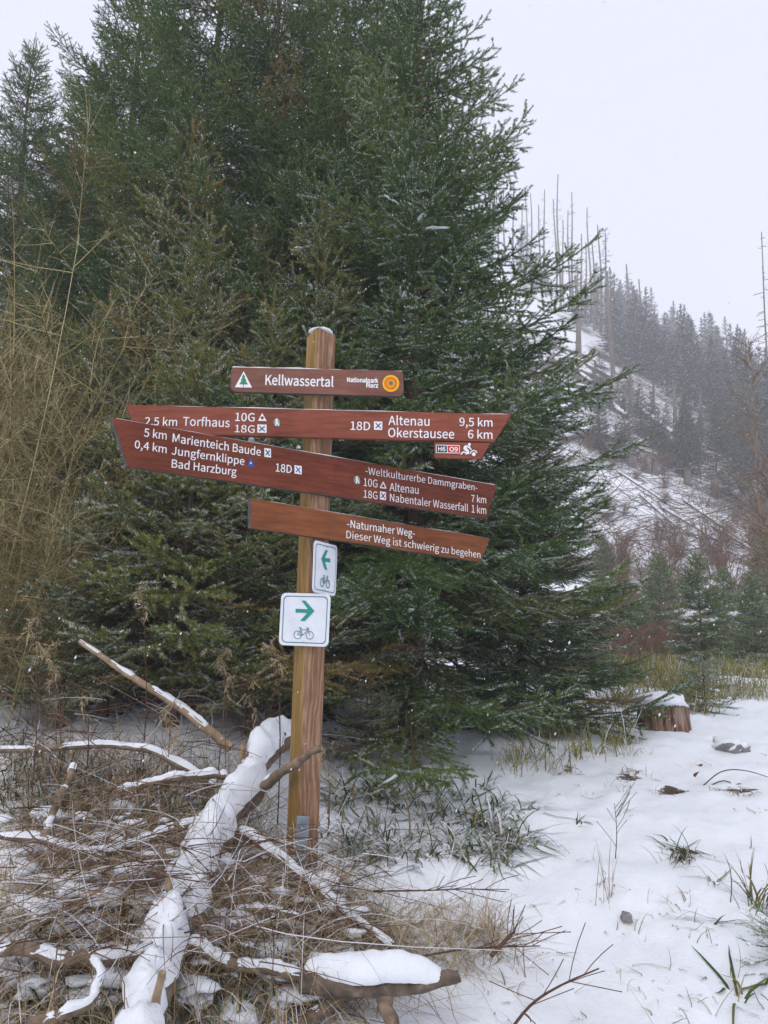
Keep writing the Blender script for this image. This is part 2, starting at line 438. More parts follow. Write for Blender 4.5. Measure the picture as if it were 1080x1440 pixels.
def spruce(seed, H, R, dens=850, nl=.017, nw=.0040, gap=.22, sp2=.115, sp3=.095, zlow=.04, nb=6, droop=.25, prof=None,
           frost=.3, tone0=.35, l2max=.5, tert=True, browntips=.04, side=None):
    r = np.random.default_rng(seed)
    S0, SD, SL, ST, SF = [], [], [], [], []            # shoots
    BP, BR = [], []                                    # woody axes (K=6)
    SN = []                                            # places that could carry snow
    def shoots(p, t, tn, f):
        seg = p[1:] - p[:-1]; ln = np.linalg.norm(seg, axis=1)
        S0.append(p[:-1]); SD.append(seg / ln[:, None]); SL.append(ln)
        ST.append(np.full(len(ln), tn)); SF.append(np.full(len(ln), f))
    z = zlow * H
    prof = prof or (lambda q: (1 - q) ** .8)
    while z < H - .12:
        q = z / H; n = nb + int(r.integers(-1, 2)); a0 = r.uniform(0, 6.28)
        for k in range(n):
            zz = z + r.uniform(-.5, .5) * gap
            Lb = R * prof(min(max(zz / H, 0), .99)) * r.uniform(.74, 1.08) + .06
            a = a0 + k * 6.283 / n + r.uniform(-.3, .3)
            el = R_(np.interp(q, [0, .3, .7, 1], [-8, 5, 28, 62])) + r.normal(0, .10)
            h = np.array([math.cos(a), math.sin(a), 0]); s = np.linspace(0, 1, 7)
            drp = droop * Lb * np.interp(q, [0, .6, 1], [1, .6, .1])
            pz = np.sin(el) * Lb * s - drp * np.sin(s * math.pi * .62) + .9 * drp * np.clip(s - .55, 0, 1) ** 1.3 * 2.0
            ph = np.cos(el) * Lb * s
            b = h[None] * ph[:, None] + np.array([0, 0, 1.0])[None] * (zz + pz)[:, None]
            wob = r.normal(0, .018 * Lb, (7, 3)); wob[0] = 0; b = b + np.cumsum(wob, 0) * .5
            BP.append(smooth_path(b, 6)); BR.append((.003 + .008 * Lb) * np.linspace(1, .16, 6))
            tb = tone0 + r.normal(0, .12); fb = frost * r.uniform(.2, 1.6)
            if r.random() < browntips: tb = .95
            pf = smooth_path(b, max(6, int(Lb / .06)))
            inner = .25 if Lb > .6 else .0
            shoots(pf[int(len(pf) * inner):], 0, tb, fb)
            tan = nrm(np.gradient(pf, axis=0))
            cl = np.concatenate([[0], np.cumsum(np.linalg.norm(np.diff(pf, axis=0), axis=1))]); Lt = cl[-1]
            for sgn in (-1, 1):
                ss = np.arange(Lt * (.16 if Lb > .6 else .1) + r.uniform(0, sp2), Lt * .985, sp2)
                ss = ss + r.normal(0, sp2 * .2, len(ss))
                for s_ in ss:
                    l2 = min(.42 * (Lt - s_) + .07, l2max) * r.uniform(.6, 1.15)
                    p0 = np.array([np.interp(s_, cl, pf[:, j]) for j in range(3)])
                    t0 = np.array([np.interp(s_, cl, tan[:, j]) for j in range(3)])
                    lat = nrm(np.cross(t0, [0, 0, 1.0])) * sgn
                    ang = r.uniform(.6, 1.0)
                    hang = np.array([0, 0, -1.0]) * (droop * 1.2 * l2 / l2max + r.normal(0, .18))
                    d0 = nrm(t0 * math.cos(ang) + lat * math.sin(ang) + hang)
                    u = np.linspace(0, 1, max(3, int(l2 / .055)))
                    p2 = p0[None] + d0[None] * (l2 * u)[:, None] + (t0 * .25 * l2 - np.array([0, 0, -.12 * l2]))[None] * (u ** 2)[:, None]
                    shoots(p2, 0, tb + r.normal(0, .06), fb)
                    if l2 > .2: BP.append(smooth_path(p2, 6)); BR.append(np.linspace(.0035, .0012, 6))
                    if l2 > .1: SN.append(np.concatenate([p2[len(p2) // 2], d0, [l2, q, s_ / Lt]]))
                    if tert and l2 > .13:
                        t3 = np.arange(.04, l2 * .93, sp3); nn = len(t3) * 2
                        if nn:
                            t3 = np.repeat(t3, 2) + r.normal(0, .008, nn); sg = np.tile([-1, 1], nn // 2)
                            l3 = np.minimum(.55 * (l2 - t3) + .06, .19) * r.uniform(.6, 1.2, nn); l3 = np.maximum(l3, .02)
                            uu = (t3 / l2)[:, None]
                            q0 = p0[None] + d0[None] * t3[:, None] + (t0 * .25 * l2 - np.array([0, 0, -.12 * l2]))[None] * uu ** 2
                            lt2 = nrm(np.cross(d0, np.array([0, 0, 1.0]) + r.normal(0, .25, 3)))
                            a3 = r.uniform(.6, 1.05, nn)
                            d3 = nrm(d0[None] * np.cos(a3)[:, None] + lt2[None] * (np.sin(a3) * sg)[:, None] + r.normal(0, .18, (nn, 3)) + np.array([0, 0, -.10]))
                            S0.append(q0); SD.append(d3); SL.append(l3)
                            ST.append(tb + r.normal(0, .08, nn)); SF.append(np.full(nn, fb))
        z += gap * r.uniform(.8, 1.2) * np.interp(q, [0, 1], [1, 1.15])
    # leader
    ld = np.array([[0, 0, H - .5], [0, 0, H - .2], [r.normal(0, .02), r.normal(0, .02), H + .1]])
    shoots(smooth_path(ld, 9), 0, .8, .05)
    S0 = np.concatenate(S0); SD = np.concatenate(SD); SL = np.concatenate(SL); ST = np.concatenate(ST); SF = np.concatenate(SF)
    V, F, tn, fr = needles(S0, SD, SL, ST, SF, dens, nl, nw, r)
    return dict(V=V, F=F, tone=tn, frost=fr, BP=np.array(BP), BR=np.array(BR), SN=np.array(SN) if SN else np.zeros((0, 9)), H=H, R=R, n=len(S0))

def spruce_meshes(tag_, d, mat, trunk_r, snowload=0, seed=0):
    me = npmesh('crown', d['V'], [d['F']], mat, attrs={'tone': d['tone'], 'frost': d['frost']}, smooth=False)
    v, f = tubes(d['BP'], d['BR'], 3); mb = npmesh('limbs', v, f, M['twig'])
    H = d['H']; zz = np.linspace(-.15, H, 14)
    pp = np.stack([.03 * np.sin(zz * 1.1 + seed), .03 * np.cos(zz * .9 + seed), zz], -1)
    v, f = tubes(pp[None], (trunk_r * np.clip(1 - zz / (H * 1.02), .04, 1) ** .9 * (1 + .5 * np.exp(-np.maximum(zz, 0) * 6)))[None], 10)
    mt = npmesh('trunk', v, f, M['bark'])
    ms = None
    if snowload:
        r = np.random.default_rng(seed + 5); B = MB()
        sn = d['SN']; ok = sn[(sn[:, 8] > .55) & (sn[:, 7] < .5)]
        for i in r.choice(len(ok), min(snowload, len(ok)), replace=False):
            s = ok[i]; dr = nrm(s[3:6]); A = nrm(np.cross(dr, [0, 0, 1.0])); Bv = np.cross(A, dr)
            a = s[6] * r.uniform(.18, .40)
            v, f = blob(s[:3] + Bv * .008, (a, r.uniform(.008, .022), r.uniform(.005, .011)), 2, int(r.integers(1000)), .9, np.stack([dr, A, Bv]))
            B.add(v, f)
        ms = B
    return me, mb, mt, ms

def plant_spruce(label, loc, meshes, group=None, rz=0, s=1, name='spruce_tree', cat='spruce'):
    e = empty(name, loc, label, cat, group, rz, s)
    me, mb, mt, ms = meshes
    ks = [link('trunk', mt, e), link('crown', me, e), link('branches', mb, e)]
    if ms is not None:
        if isinstance(ms, MB): o = ms.build('snow_load', M['snow'], e); ks.append(o)
        else: ks.append(link('snow_load', ms, e))
    KIDS[e.name] = ks
    return e

def gl(x, y, dz=-.03): return (x, y, float(G(x, y)) + dz)

profA = lambda q: np.interp(q, [0, .1, .3, .48, .6, .74, .9, 1], [1.04, 1.12, 1.0, .77, .61, .40, .14, .03])
A_ = spruce(11, 7.2, 1.72, nl=.020, nw=.0044, sp2=.12, sp3=.10, prof=profA, frost=.42, tone0=.36, nb=8, gap=.2, droop=.2, zlow=.085, browntips=.012)
mA = spruce_meshes('a', A_, M['needle'], .085, 110, 1)
tA = plant_spruce('large dark green spruce behind the right half of the signpost, reaching down to the snow', gl(.22, 5.6), mA, rz=.4)
tJ = dup(tA, gl(1.12, 6.0), 2.2, (.52, .52, .45), 'shorter dark spruce crowded against the right side of the large one, nearest the stump')
profB = lambda q: np.interp(q, [0, .15, .5, .8, 1], [.8, 1.0, .85, .45, .04])
B_ = spruce(23, 9.0, 1.75, dens=760, nl=.018, nw=.0044, prof=profB, frost=.14, tone0=.42, nb=7, gap=.26, sp2=.10, sp3=.085, zlow=.14, droop=.36, l2max=.62)
mB = spruce_meshes('b', B_, M['needle'], .10, 0, 2)
tB = plant_spruce('tall spruce with a bare brown trunk, rising behind the post top', gl(-.5, 6.9), mB, rz=1.0)
tC = dup(tB, gl(-1.95, 7.3), 2.9, 1.03, 'tall spruce whose trunk shows above the young spruces left of the post')
tD = dup(tB, gl(-3.1, 8.0), 4.4, .98, 'tall spruce at the upper left with sky beside its top')
tI = dup(tB, gl(-3.95, 8.9), 1.6, .84, 'spruce with drooping boughs between the far left one and the tall upper left spruce')
tE = dup(tB, gl(-4.9, 9.0), 5.5, .88, 'dark spruce with drooping branches at the far left edge behind the tan bush')
tF = dup(tB, gl(.1, 8.0), .3, .95, 'slender spruce standing close behind the large dark spruce')
tG = dup(tB, gl(-1.2, 6.7), 2.1, .94, 'tall spruce between the trunk above the post and the trunk farther left')

# younger spruces in front, lighter and frosted
profY = lambda q: (1 - q) ** .75
Y_ = spruce(41, 3.9, 1.2, nl=.021, nw=.0046, prof=profY, frost=.72, tone0=.48, nb=6, gap=.22, sp2=.13, sp3=.11, droop=.08, l2max=.46, browntips=.08, zlow=.16)
mY = spruce_meshes('y', Y_, M['needle_olive'], .045, 0, 4)
def tip_place(px, py, y, H0):
    """stand a young tree of model height H0 so that its leader ends in this line of sight"""
    t = PX(px, py, y); g = float(G(t[0], t[1])); return (t[0], t[1], g - .03), (t[2] - g) / H0
loc, s = tip_place(272, 145, 5.9, 4.0)
tY = plant_spruce('tallest of the frosted young spruces left of the post, with a long upright leader', loc, mY, rz=.2, s=s)
for px, py, y, rz, lb in ((300, 285, 5.1, 1.3, 'frosted young spruce with a pale leader above the left ends of the boards'),
                          (457, 265, 5.2, 2.2, 'young spruce with a brown leader shoot just above the post top'),
                          (140, 420, 5.3, 3.7, 'olive young spruce half hidden by the tan bush'),
                          (60, 545, 4.9, 0.9, 'low young spruce growing out of the tan bush at the left edge'),
                          (205, 330, 5.7, 0.4, 'olive young spruce between the tallest young one and the tan bush'),
                          (15, 455, 5.6, 2.9, 'olive young spruce at the left edge behind the tan bush'),
                          (375, 290, 5.8, 4.6, 'young spruce between the two with leaders nearest the post top'),
                          (385, 395, 4.75, 5.0, 'young spruce directly above the topmost board left of the post')):
    loc, s = tip_place(px, py, y, 4.0); dup(tY, loc, rz, s, lb)
Z_ = spruce(52, 1.9, .85, nl=.021, nw=.0046, sp2=.12, sp3=.10, prof=lambda q: (1 - q) ** .6, frost=.7, tone0=.5, nb=6, gap=.17, droop=.12, l2max=.35, browntips=.11, zlow=.22)
mZ = spruce_meshes('z', Z_, M['needle_olive'], .028, 0, 6)
loc, s = tip_place(278, 470, 4.55, 2.0)
tZ = plant_spruce('small frosted spruce with a star shaped top between the left board ends and the bush', loc, mZ, rz=.5, s=s)
for px, py, y, rz, lb in ((185, 560, 4.7, 2.0, 'small spruce with brownish tips left of the board points'),
                          (395, 640, 4.8, 3.1, 'small spruce behind the boards just left of the post'),
                          (110, 690, 4.5, 4.2, 'small spruce below the leftmost board point at the foot of the tan bush'),
                          (290, 720, 4.7, 5.3, 'small spruce under the left half of the boards with brown lower twigs')):
    loc, s = tip_place(px, py, y, 2.0); dup(tZ, loc, rz, s, lb)
loc, s = tip_place(520, 905, 4.7, 2.0)
dup(tZ, loc, 1.7, s, 'knee high green spruce right beside the lower part of the post')

# spruces to the right, beyond the grass
W_ = spruce(63, 2.6, 1.0, dens=190, nw=.010, nl=.028, prof=lambda q: (1 - q) ** .7, frost=.35, tone0=.45, nb=7, gap=.15, droop=.12, sp2=.075, sp3=.06)
mW = spruce_meshes('w', W_, M['needle'], .035, 60, 8)
def by_base(px, y, top, H0):
    b = PX(px, 900, y); g = float(G(b[0], b[1])); t = PX(px, top, y)
    return (b[0], b[1], g - .05), (t[2] - g) / H0
loc, s = by_base(985, 770, 13.5, 2.7); 
loc, s = by_base(985, 13.5, 770, 2.7)
tW = plant_spruce('bushy young spruce beyond the yellow grass right of the stump', loc, mW, rz=.3, s=s)
for px, y, top, rz, lb in ((1060, 14.0, 800, 1.1, 'snow dusted young spruce at the right edge behind the yellow grass'),
                           (1020, 17.0, 792, 2.4, 'young spruce between the two bushy ones beyond the yellow grass'),
                           (930, 19.0, 772, 3.0, 'narrow young spruce among russet shrubs left of the bushy spruce'),
                           (1085, 21.0, 745, 4.0, 'young spruce at the right edge below the birch'),
                           (900, 16.5, 830, 5.1, 'low dark spruce beside the tip of the big spruce branches')):
    loc, s = by_base(px, y, top, 2.7); dup(tW, loc, rz, s, lb)
T_ = spruce(71, .62, .34, dens=420, nl=.014, nw=.003, prof=lambda q: (1 - q) ** .7 + .05, frost=.65, tone0=.3, nb=6, gap=.07, sp2=.045, sp3=.04, droop=.02, l2max=.12)
mT = spruce_meshes('t', T_, M['needle'], .010, 40, 9)
g = GP(990, 1003); tT = plant_spruce('tiny snow covered spruce sapling growing just right of the stump', tuple(g - [0, 0, .02]), mT, rz=0, s=.95, name='spruce_sapling', cat='sapling')
g = GP(1100, 1365); dup(tT, tuple(g - [0, 0, .04]), 2, .4, 'spruce seedling poking out of the snow at the lower right edge')

# ------------------------------------------------------------------ far hillside
F_ = spruce(81, 7.0, 1.55, dens=26, nl=.11, nw=.05, prof=lambda q: (1 - q) ** .85, frost=.34, tone0=.4, nb=7, gap=.33, sp2=.26, tert=False, l2max=.5, droop=.2)
mF = spruce_meshes('f', F_, M['needle_far'], .10, 0, 3)
F2_ = spruce(82, 7.0, 2.0, dens=26, nl=.11, nw=.05, prof=lambda q: (1 - q) ** .7, frost=.45, tone0=.4, nb=7, gap=.36, sp2=.26, tert=False, l2max=.6, droop=.2)
mF2 = spruce_meshes('f2', F2_, M['needle_far'], .10, 0, 3)
def far_at(px, r_, dz=-.2):
    d = ray(px, 700); a = math.atan2(d[0], d[1]); x = r_ * math.sin(a); y = r_ * math.cos(a)
    return (x, y, float(G(x, y)) + dz)
SPL = 'misty dark spruce in the stand on the far hillside'
SPG = 'spruces on the far hillside'
proto1 = plant_spruce(SPL, far_at(872, 78), mF, SPG, 0, 1.25)
proto2 = plant_spruce(SPL, far_at(918, 82), mF2, SPG, 1, 1.3)
r = np.random.default_rng(5)
cnt = 0
for k in range(900):
    px = r.uniform(735, 1130); rr = r.uniform(55, 118)
    # the stand runs along the top right, the clear-cut below stays open
    lo = np.interp(px, [735, 800, 850, 900, 1000, 1130], [114, 104, 95, 84, 63, 55])
    if rr < lo: continue
    dens_ = np.interp(px, [735, 830, 900, 1130], [.12, .28, .5, .55])
    if r.random() > dens_ * .42: continue
    s = r.uniform(.75, 1.45) * np.interp(rr, [60, 75, 112], [.65, 1, 1.1])
    dup(proto1 if r.random() < .6 else proto2, far_at(px, rr), r.uniform(0, 6), s, SPL, SPG); cnt += 1
for px, rr, s in ((868, 86, 1.5), (920, 80, 1.5), (970, 72, 1.5), (985, 76, 1.3), (1012, 70, 1.2), (1047, 66, 1.3), (1062, 62, 1.1), (820, 96, 1.3), (1090, 62, 1.3), (945, 76, 1.2)):
    dup(proto1, far_at(px, rr), r.uniform(0, 6), s, SPL, SPG)
SML = 'low young spruce at the lower edge of the misty stand'
SMG = 'low spruces at the lower edge of the far stand'
for k in range(62):
    px = r.uniform(835, 1100); rr = np.interp(px, [835, 900, 1100], [48, 46, 46]) + r.uniform(-2, 13)
    dup(proto2, far_at(px, rr), r.uniform(0, 6), r.uniform(.28, .60), SML, SMG)
for k in range(40):                                   # misty trees up the slope behind the left spruces
    px = r.uniform(-80, 640); rr = r.uniform(60, 110)
    dup(proto1, far_at(px, rr), r.uniform(0, 6), r.uniform(.9, 1.7), 'misty spruce on the slope glimpsed behind the near spruces', 'spruces on the slope behind the near trees')

def snag_mesh(seed, H, r0, limbs):
    r = np.random.default_rng(seed); B = MB()
    z = np.linspace(-.5, H, 9); p = np.stack([.15 * np.sin(z * .3 + seed), .1 * np.cos(z * .4), z], -1)
    B.add(*tubes(p[None], (r0 * np.linspace(1, .35, 9))[None], 7, True))
    if limbs:
        P = []
        for k in range(limbs):
            zz = r.uniform(.35, .97) * H; a = r.uniform(0, 6.28); l_ = r.uniform(.5, 1.6) * (1.1 - zz / H)+.2
            u = np.linspace(0, 1, 4)[:, None]
            P.append(np.array([[0, 0, zz]]) + u * np.array([[math.cos(a) * l_, math.sin(a) * l_, -.15 * l_]]) )
        B.add(*tubes(np.array(P), .03, 3))
    return B
SNG = 'bare dead trunks on the ridge'
def snag(px, rr, H, r0, limbs, seed, label, group=None):
    o = snag_mesh(seed, H, r0, limbs).build('dead_trunk', M['snag']); o.location = far_at(px, rr)
    return tag(o, label, 'dead tree', group)
ridge = [(694, 118, 15), (702, 120, 17), (712, 116, 14), (726, 122, 17), (738, 118, 13), (745, 124, 17), (788, 104, 17), (793, 100, 21), (808, 104, 16), (813, 102, 19), (826, 106, 13), (832, 108, 12), (843, 96, 13), (894, 92, 12), (765, 112, 15), (772, 108, 18), (799, 110, 14), (752, 116, 16), (853, 98, 16), (838, 104, 18), (912, 90, 11)]
for k, (px, rr, H) in enumerate(ridge):
    snag(px, rr, H, .2, 16, k, 'thin bare dead trunk standing against the pale sky on the ridge', SNG)
snag(1094, 62, 19, .10, 30, 40, 'tall bare dead trunk at the right edge rising high above the misty spruces')
snag(817, 72, 9, .34, 4, 51, 'thick broken trunk on the slope nearest to the spruce branch tips')
snag(866, 68, 11, .24, 8, 52, 'pale dead trunk in front of the misty spruce stand')
for k, (px, rr, H) in enumerate(((768, 56, 3.4), (778, 66, 3.0), (842, 60, 3.2), (890, 58, 3.4), (880, 57, 2.6), (862, 57, 2.8), (818, 62, 2.4), (958, 60, 4.2), (993, 61, 4.0), (924, 61, 3.2), (800, 58, 2.0))):
    snag(px, rr, H, .22, 0, 60 + k, 'short broken trunk left standing among the felled logs on the slope', 'broken trunks on the felled slope')
# one tree with a tuft of foliage on a long bare trunk
e = empty('spruce_tree', far_at(862, 94), 'lone spruce on the ridge with a small tuft on a long bare trunk', 'spruce')
snag_mesh(91, 15, .2, 14).build('trunk', M['snag'], e)
tu = spruce(92, 4.2, 1.1, dens=26, nl=.12, nw=.05, prof=lambda q: .5 + .4 * math.sin(q * 9), frost=.1, tone0=.3, nb=5, gap=.5, sp2=.3, tert=False)
o = link('crown', npmesh('crown', tu['V'], [tu['F']], M['needle_far'], attrs={'tone': tu['tone'], 'frost': tu['frost']}, smooth=False), e); o.location = (0, 0, 11)

def laid(px1, r1, px2, r2, rad, seed):
    a = np.array(far_at(px1, r1, rad * 1.2)); b = np.array(far_at(px2, r2, rad * 1.2))
    if np.linalg.norm(a - b) < 1: b = b + [2, 0, 0]
    n = 7; p = a + (b - a) * np.linspace(0, 1, n)[:, None]; p[:, 2] += max(0, float(np.max(G(p[:, 0], p[:, 1]) + rad * .4 - p[:, 2])))
    B = MB(); B.add(*tubes(p[None], np.linspace(rad, rad * .6, n)[None], 7, True))
    o = B.build('felled_log', M['snag'])
    C_ = MB(); q = p + [0, 0, rad * .55]; C_.add(*tubes(q[None], (np.linspace(rad, rad * .6, n) * .95)[None], 6, True)); C_.build('snow_cap', M['snow'], o)
    return tag(o, 'snow covered felled log lying among others on the misty slope', 'log', 'felled logs on the far slope')
for k, (a, b, c, d, q) in enumerate(((770, 64, 850, 66, .3), (765, 62, 805, 70, .25), (790, 45, 845, 50, .28), (775, 47, 815, 56, .28), (780, 68, 860, 72, .22),
        (830, 60, 860, 63, .25), (770, 72, 835, 74, .2), (755, 58, 800, 57, .25), (860, 58, 885, 56, .22), (905, 60, 950, 57, .22), (800, 66, 850, 63, .2), (840, 66, 800, 72, .2), (770, 54, 850, 60, .25), (790, 58, 870, 62, .22), (760, 68, 800, 80, .24), (830, 70, 880, 68, .2), (800, 48, 870, 49, .22), (870, 43, 935, 40, .08), (930, 39, 1010, 36, .08), (960, 41, 1040, 37, .09), (1000, 38, 1075, 35, .08), (900, 40, 950, 37, .07))):
    laid(a, b, c, d, q, k)
for k in range(7):
    px = (922, 968, 1006, 1047, 1075, 1100, 890)[k]; rr = (44.5, 44, 44.5, 43.5, 43, 43, 45)[k]
    z = np.linspace(-.3, .9, 5); ang = k * 1.3
    B = MB(); B.add(*tubes(np.stack([z * .05, z * .04, z], -1)[None], np.array([[.30, .29, .25, .24, .23]]) * (.8 + .04 * k), 9, True))
    o = B.build('tree_stump', M['snag']); o.location = far_at(px, rr, 0)
    tag(o, 'dark stump standing in the snow on the clear-cut slope', 'stump', 'stumps on the clear-cut slope')

# brash on the clear-cut: loose branches nobody could count
def strands(n, K, start, dirs, lens, curl, r, sag=.0):
    u = np.linspace(0, 1, K)
    side = nrm(np.cross(dirs, r.normal(size=(n, 3))))
    P = start[:, None] + dirs[:, None] * (lens[:, None] * u)[:, :, None] + side[:, None] * (curl[:, None] * lens[:, None] * (u ** 2))[:, :, None]
    P[:, :, 2] -= (sag * lens)[:, None] * u[None] ** 2 if np.ndim(sag) else sag * lens[:, None] * u[None] ** 2
    return P
n = 6500; r = np.random.default_rng(9)
az = np.radians(r.uniform(9, 32, n)); rd = r.uniform(33, 75, n)
st = np.stack([rd * np.sin(az), rd * np.cos(az), np.zeros(n)], -1); st[:, 2] = G(st[:, 0], st[:, 1]) + .02
da = r.uniform(0, 6.28, n); dr = nrm(np.stack([np.cos(da), np.sin(da), r.uniform(-.1, .5, n)], -1))
P = strands(n, 4, st, dr, r.uniform(.5, 2.4, n), r.uniform(-.3, .3, n), r)
P[:, :, 2] = np.maximum(P[:, :, 2], G(P[:, :, 0], P[:, :, 1]) + .03)
B = MB(); v, f = tubes(P, r.uniform(.008, .028, n)[:, None] * np.array([1, .8, .6, .3]), 3); B.add(v, f, tone=np.repeat(r.random(n) * .6, 12), frost=np.repeat(r.random(n) ** 3 * .6, 12))
tag(B.build('felling_brash', M['brown_twig']), 'loose branches strewn over the snowy clear-cut slope', 'brash', kind='stuff')

# ------------------------------------------------------------------ bare shrubs
def bare_shrub(seed, H, spread, stems, mat, rad=.006, k2=16, k3=7, upright=.6, sides=3, name='crown'):
    r = np.random.default_rng(seed); B = MB()
    a = r.uniform(0, 6.28, stems); tilt = r.uniform(0, 1, stems) ** .7 * spread
    d = nrm(np.stack([np.cos(a) * tilt, np.sin(a) * tilt, np.full(stems, 1.0)], -1))
    s0 = np.stack([np.cos(a), np.sin(a), 0 * a], -1) * (r.random(stems) * .12 * H)[:, None]; s0[:, 2] = -.05
    L1 = H * r.uniform(.6, 1.05, stems)
    P1 = strands(stems, 7, s0, d, L1, r.uniform(-.25, .25, stems), r)
    def addt(P, r0):
        n, K, _ = P.shape; t = r.random(n)
        v, f = tubes(P, r0 * np.linspace(1, .3, K)[None] * r.uniform(.8, 1.2, (n, 1)), sides); B.add(v, f, tone=np.repeat(t, K * sides), frost=0.0)
    addt(P1, rad)
    def grow(P, k, l_lo, l_hi, r0, spreadk, K):
        n = len(P); i = np.repeat(np.arange(n), k); m_ = len(i)
        t = r.uniform(.18, .98, m_) * (P.shape[1] - 1); j = t.astype(int); fr_ = (t - j)[:, None]; j2 = np.minimum(j + 1, P.shape[1] - 1)
        s = P[i, j] * (1 - fr_) + P[i, j2] * fr_
        tg = nrm(P[i, j2] - P[i, np.maximum(j2 - 1, 0)])
        dd = nrm(tg + spreadk * nrm(r.normal(size=(m_, 3))) + np.array([0, 0, upright * .4]))
        Q = strands(m_, K, s, dd, r.uniform(l_lo, l_hi, m_), r.uniform(-.3, .3, m_), r); addt(Q, r0); return Q
    Q = grow(P1, k2, H * .10, H * .32, rad * .5, 1.1, 5)
    grow(Q, k3, H * .04, H * .13, rad * .30, 1.1, 3)
    return B
def shrub(label, loc, *a, cat='shrub', group=None, **k):
    e = empty('bare_shrub', loc, label, cat, group)
    o = bare_shrub(*a, **k).build('stems', a[4], e); KIDS[e.name] = [o]; return e
# the tan, broom-like bush at the left
b1_ = shrub('dense tan leafless bush filling the left edge beside the spruces', gl(-2.75, 4.75, 0), 101, 2.95, .36, 24, M['tan_twig'], rad=.0064, k2=24, k3=14, upright=.1)
dup(b1_, gl(-2.25, 4.3, 0), 2.1, .6, 'shorter tan leafless bush in front of the dense one at the left')
dup(b1_, gl(-3.4, 5.6, 0), 4.0, .95, 'tan leafless bush farther back at the left edge')
dup(b1_, gl(-1.95, 4.5, 0), 5.2, .36, 'thin tan bush under the left ends of the boards')
# russet and brown shrubs to the right, in the hollow
rs = shrub('reddish round shrub on the slope at the tip of the spruce branches', far_at(866, 31, -.05), 111, 1.9, .9, 16, M['russet_twig'], rad=.016, k2=16, k3=9)
for px, rr, s, lb in ((905, 24, 1.25, 'tall reddish brown shrub in the hollow left of the young spruces'), (850, 21, .9, 'russet shrub half hidden by the outer tips of the big spruce'), (895, 17.5, .75, 'low russet shrub in front of the tall reddish brown one'), (880, 14, .62, 'russet shrub just above the stump beside the spruce'),
                      (1045, 27, 1.3, 'reddish brown shrub below the birch'), (955, 27, 1.0, 'russet shrub behind the bushy young spruce')):
    dup(rs, far_at(px, rr, -.05), rr, s, lb)
for px, rr, s, lb in ((872, 24, .8, 'grey green small spruce in the hollow beside the big spruce tips'), (912, 21, .6, 'short spruce between the russet shrubs'), (845, 27, .9, 'small spruce at the foot of the slope behind the big spruce tips'), (800, 15.5, .62, 'low spruce showing through under the right boughs of the big spruce')):
    dup(tW, far_at(px, rr, -.05), rr, s, lb)
bs = shrub('grey brown upright shrub behind the narrow young spruce', far_at(915, 26, -.05), 112, 2.6, .35, 16, M['brown_twig'], rad=.014, k2=16, k3=9)
for px, rr, s, lb in ((1000, 30, 1.0, 'grey brown shrub on the slope above the bushy young spruce'), (835, 16, .5, 'low grey brown shrub behind the outer boughs of the big spruce'), (862, 27, 1.0, 'grey brown shrub at the foot of the slope beside the big spruce'), (880, 22, .8, 'grey brown shrub among the russet shrubs'), (940, 31, .9, 'grey brown shrub on the slope above the russet ones'), (1075, 33, 1.1, 'grey brown shrub at the right edge of the slope')):
    dup(bs, far_at(px, rr, -.05), rr, s, lb)
rq = np.random.default_rng(44)
for k in range(34):
    dup(bs, far_at(rq.uniform(820, 1095), rq.uniform(31, 50), -.1), rq.uniform(0, 6), rq.uniform(.25, .6), 'low bare brown bush dotted over the snowy clear-cut slope', 'low bushes on the clear-cut slope')
def birch(label, px, rr, H, lean, seed):
    r = np.random.default_rng(seed); e = empty('birch_tree', far_at(px, rr, -.1), label, 'birch')
    z = np.linspace(0, H, 10); p = np.stack([lean * z + .05 * np.sin(z), .02 * z, z], -1)
    B = MB(); v, f = tubes(p[None], np.linspace(.045, .010, 10)[None], 7); B.add(v, f, tone=.7, frost=.0); B.build('trunk', M['brown_twig'], e)
    n = 60; t = r.uniform(.25, .98, n); s = np.stack([np.interp(t * H, z, p[:, j]) for j in range(3)], -1); a = r.uniform(0, 6.28, n)
    d = nrm(np.stack([np.cos(a) * .7, np.sin(a) * .7, np.full(n, .9)], -1)); l1 = (1.15 - t) * H * .32
    P1 = strands(n, 5, s, d, l1, r.uniform(-.2, .2, n), r, .2)
    B = MB(); v, f = tubes(P1, .012 * np.linspace(1, .3, 5)[None], 3); B.add(v, f, tone=np.repeat(r.random(n), 15), frost=0.0)
    i = np.repeat(np.arange(n), 14); m_ = len(i); j = r.integers(1, 5, m_)
    d2 = nrm(d[i] + .7 * r.normal(size=(m_, 3)) * .8); P2 = strands(m_, 4, P1[i, j], d2, r.uniform(.2, .7, m_), r.uniform(-.2, .2, m_), r, .25)
    v, f = tubes(P2, .006 * np.linspace(1, .4, 4)[None], 3); B.add(v, f, tone=np.repeat(r.random(m_), 12), frost=0.0)
    B.build('crown', M['brown_twig'], e)
birch('thin leafless birch with an orange brown trunk in front of the misty stand', 1071, 24, 9.2, -.0, 7)
birch('leafless birch with pale twigs at the right edge above the young spruces', 1092, 20, 5.2, -.02, 8)

# ------------------------------------------------------------------ signpost
YAW = R_(32)
D0 = 3.2
pb = PX(424, 1215, D0); pt = PX(452, 462, D0)
sp_root = empty('signpost', tuple(pb), 'wooden hiking signpost with four stained boards and two cycle route signs, standing in the snow', 'signpost')
def child(o): o.parent = sp_root; o.matrix_parent_inverse = Matrix.Translation(-Vector(pb)); return o

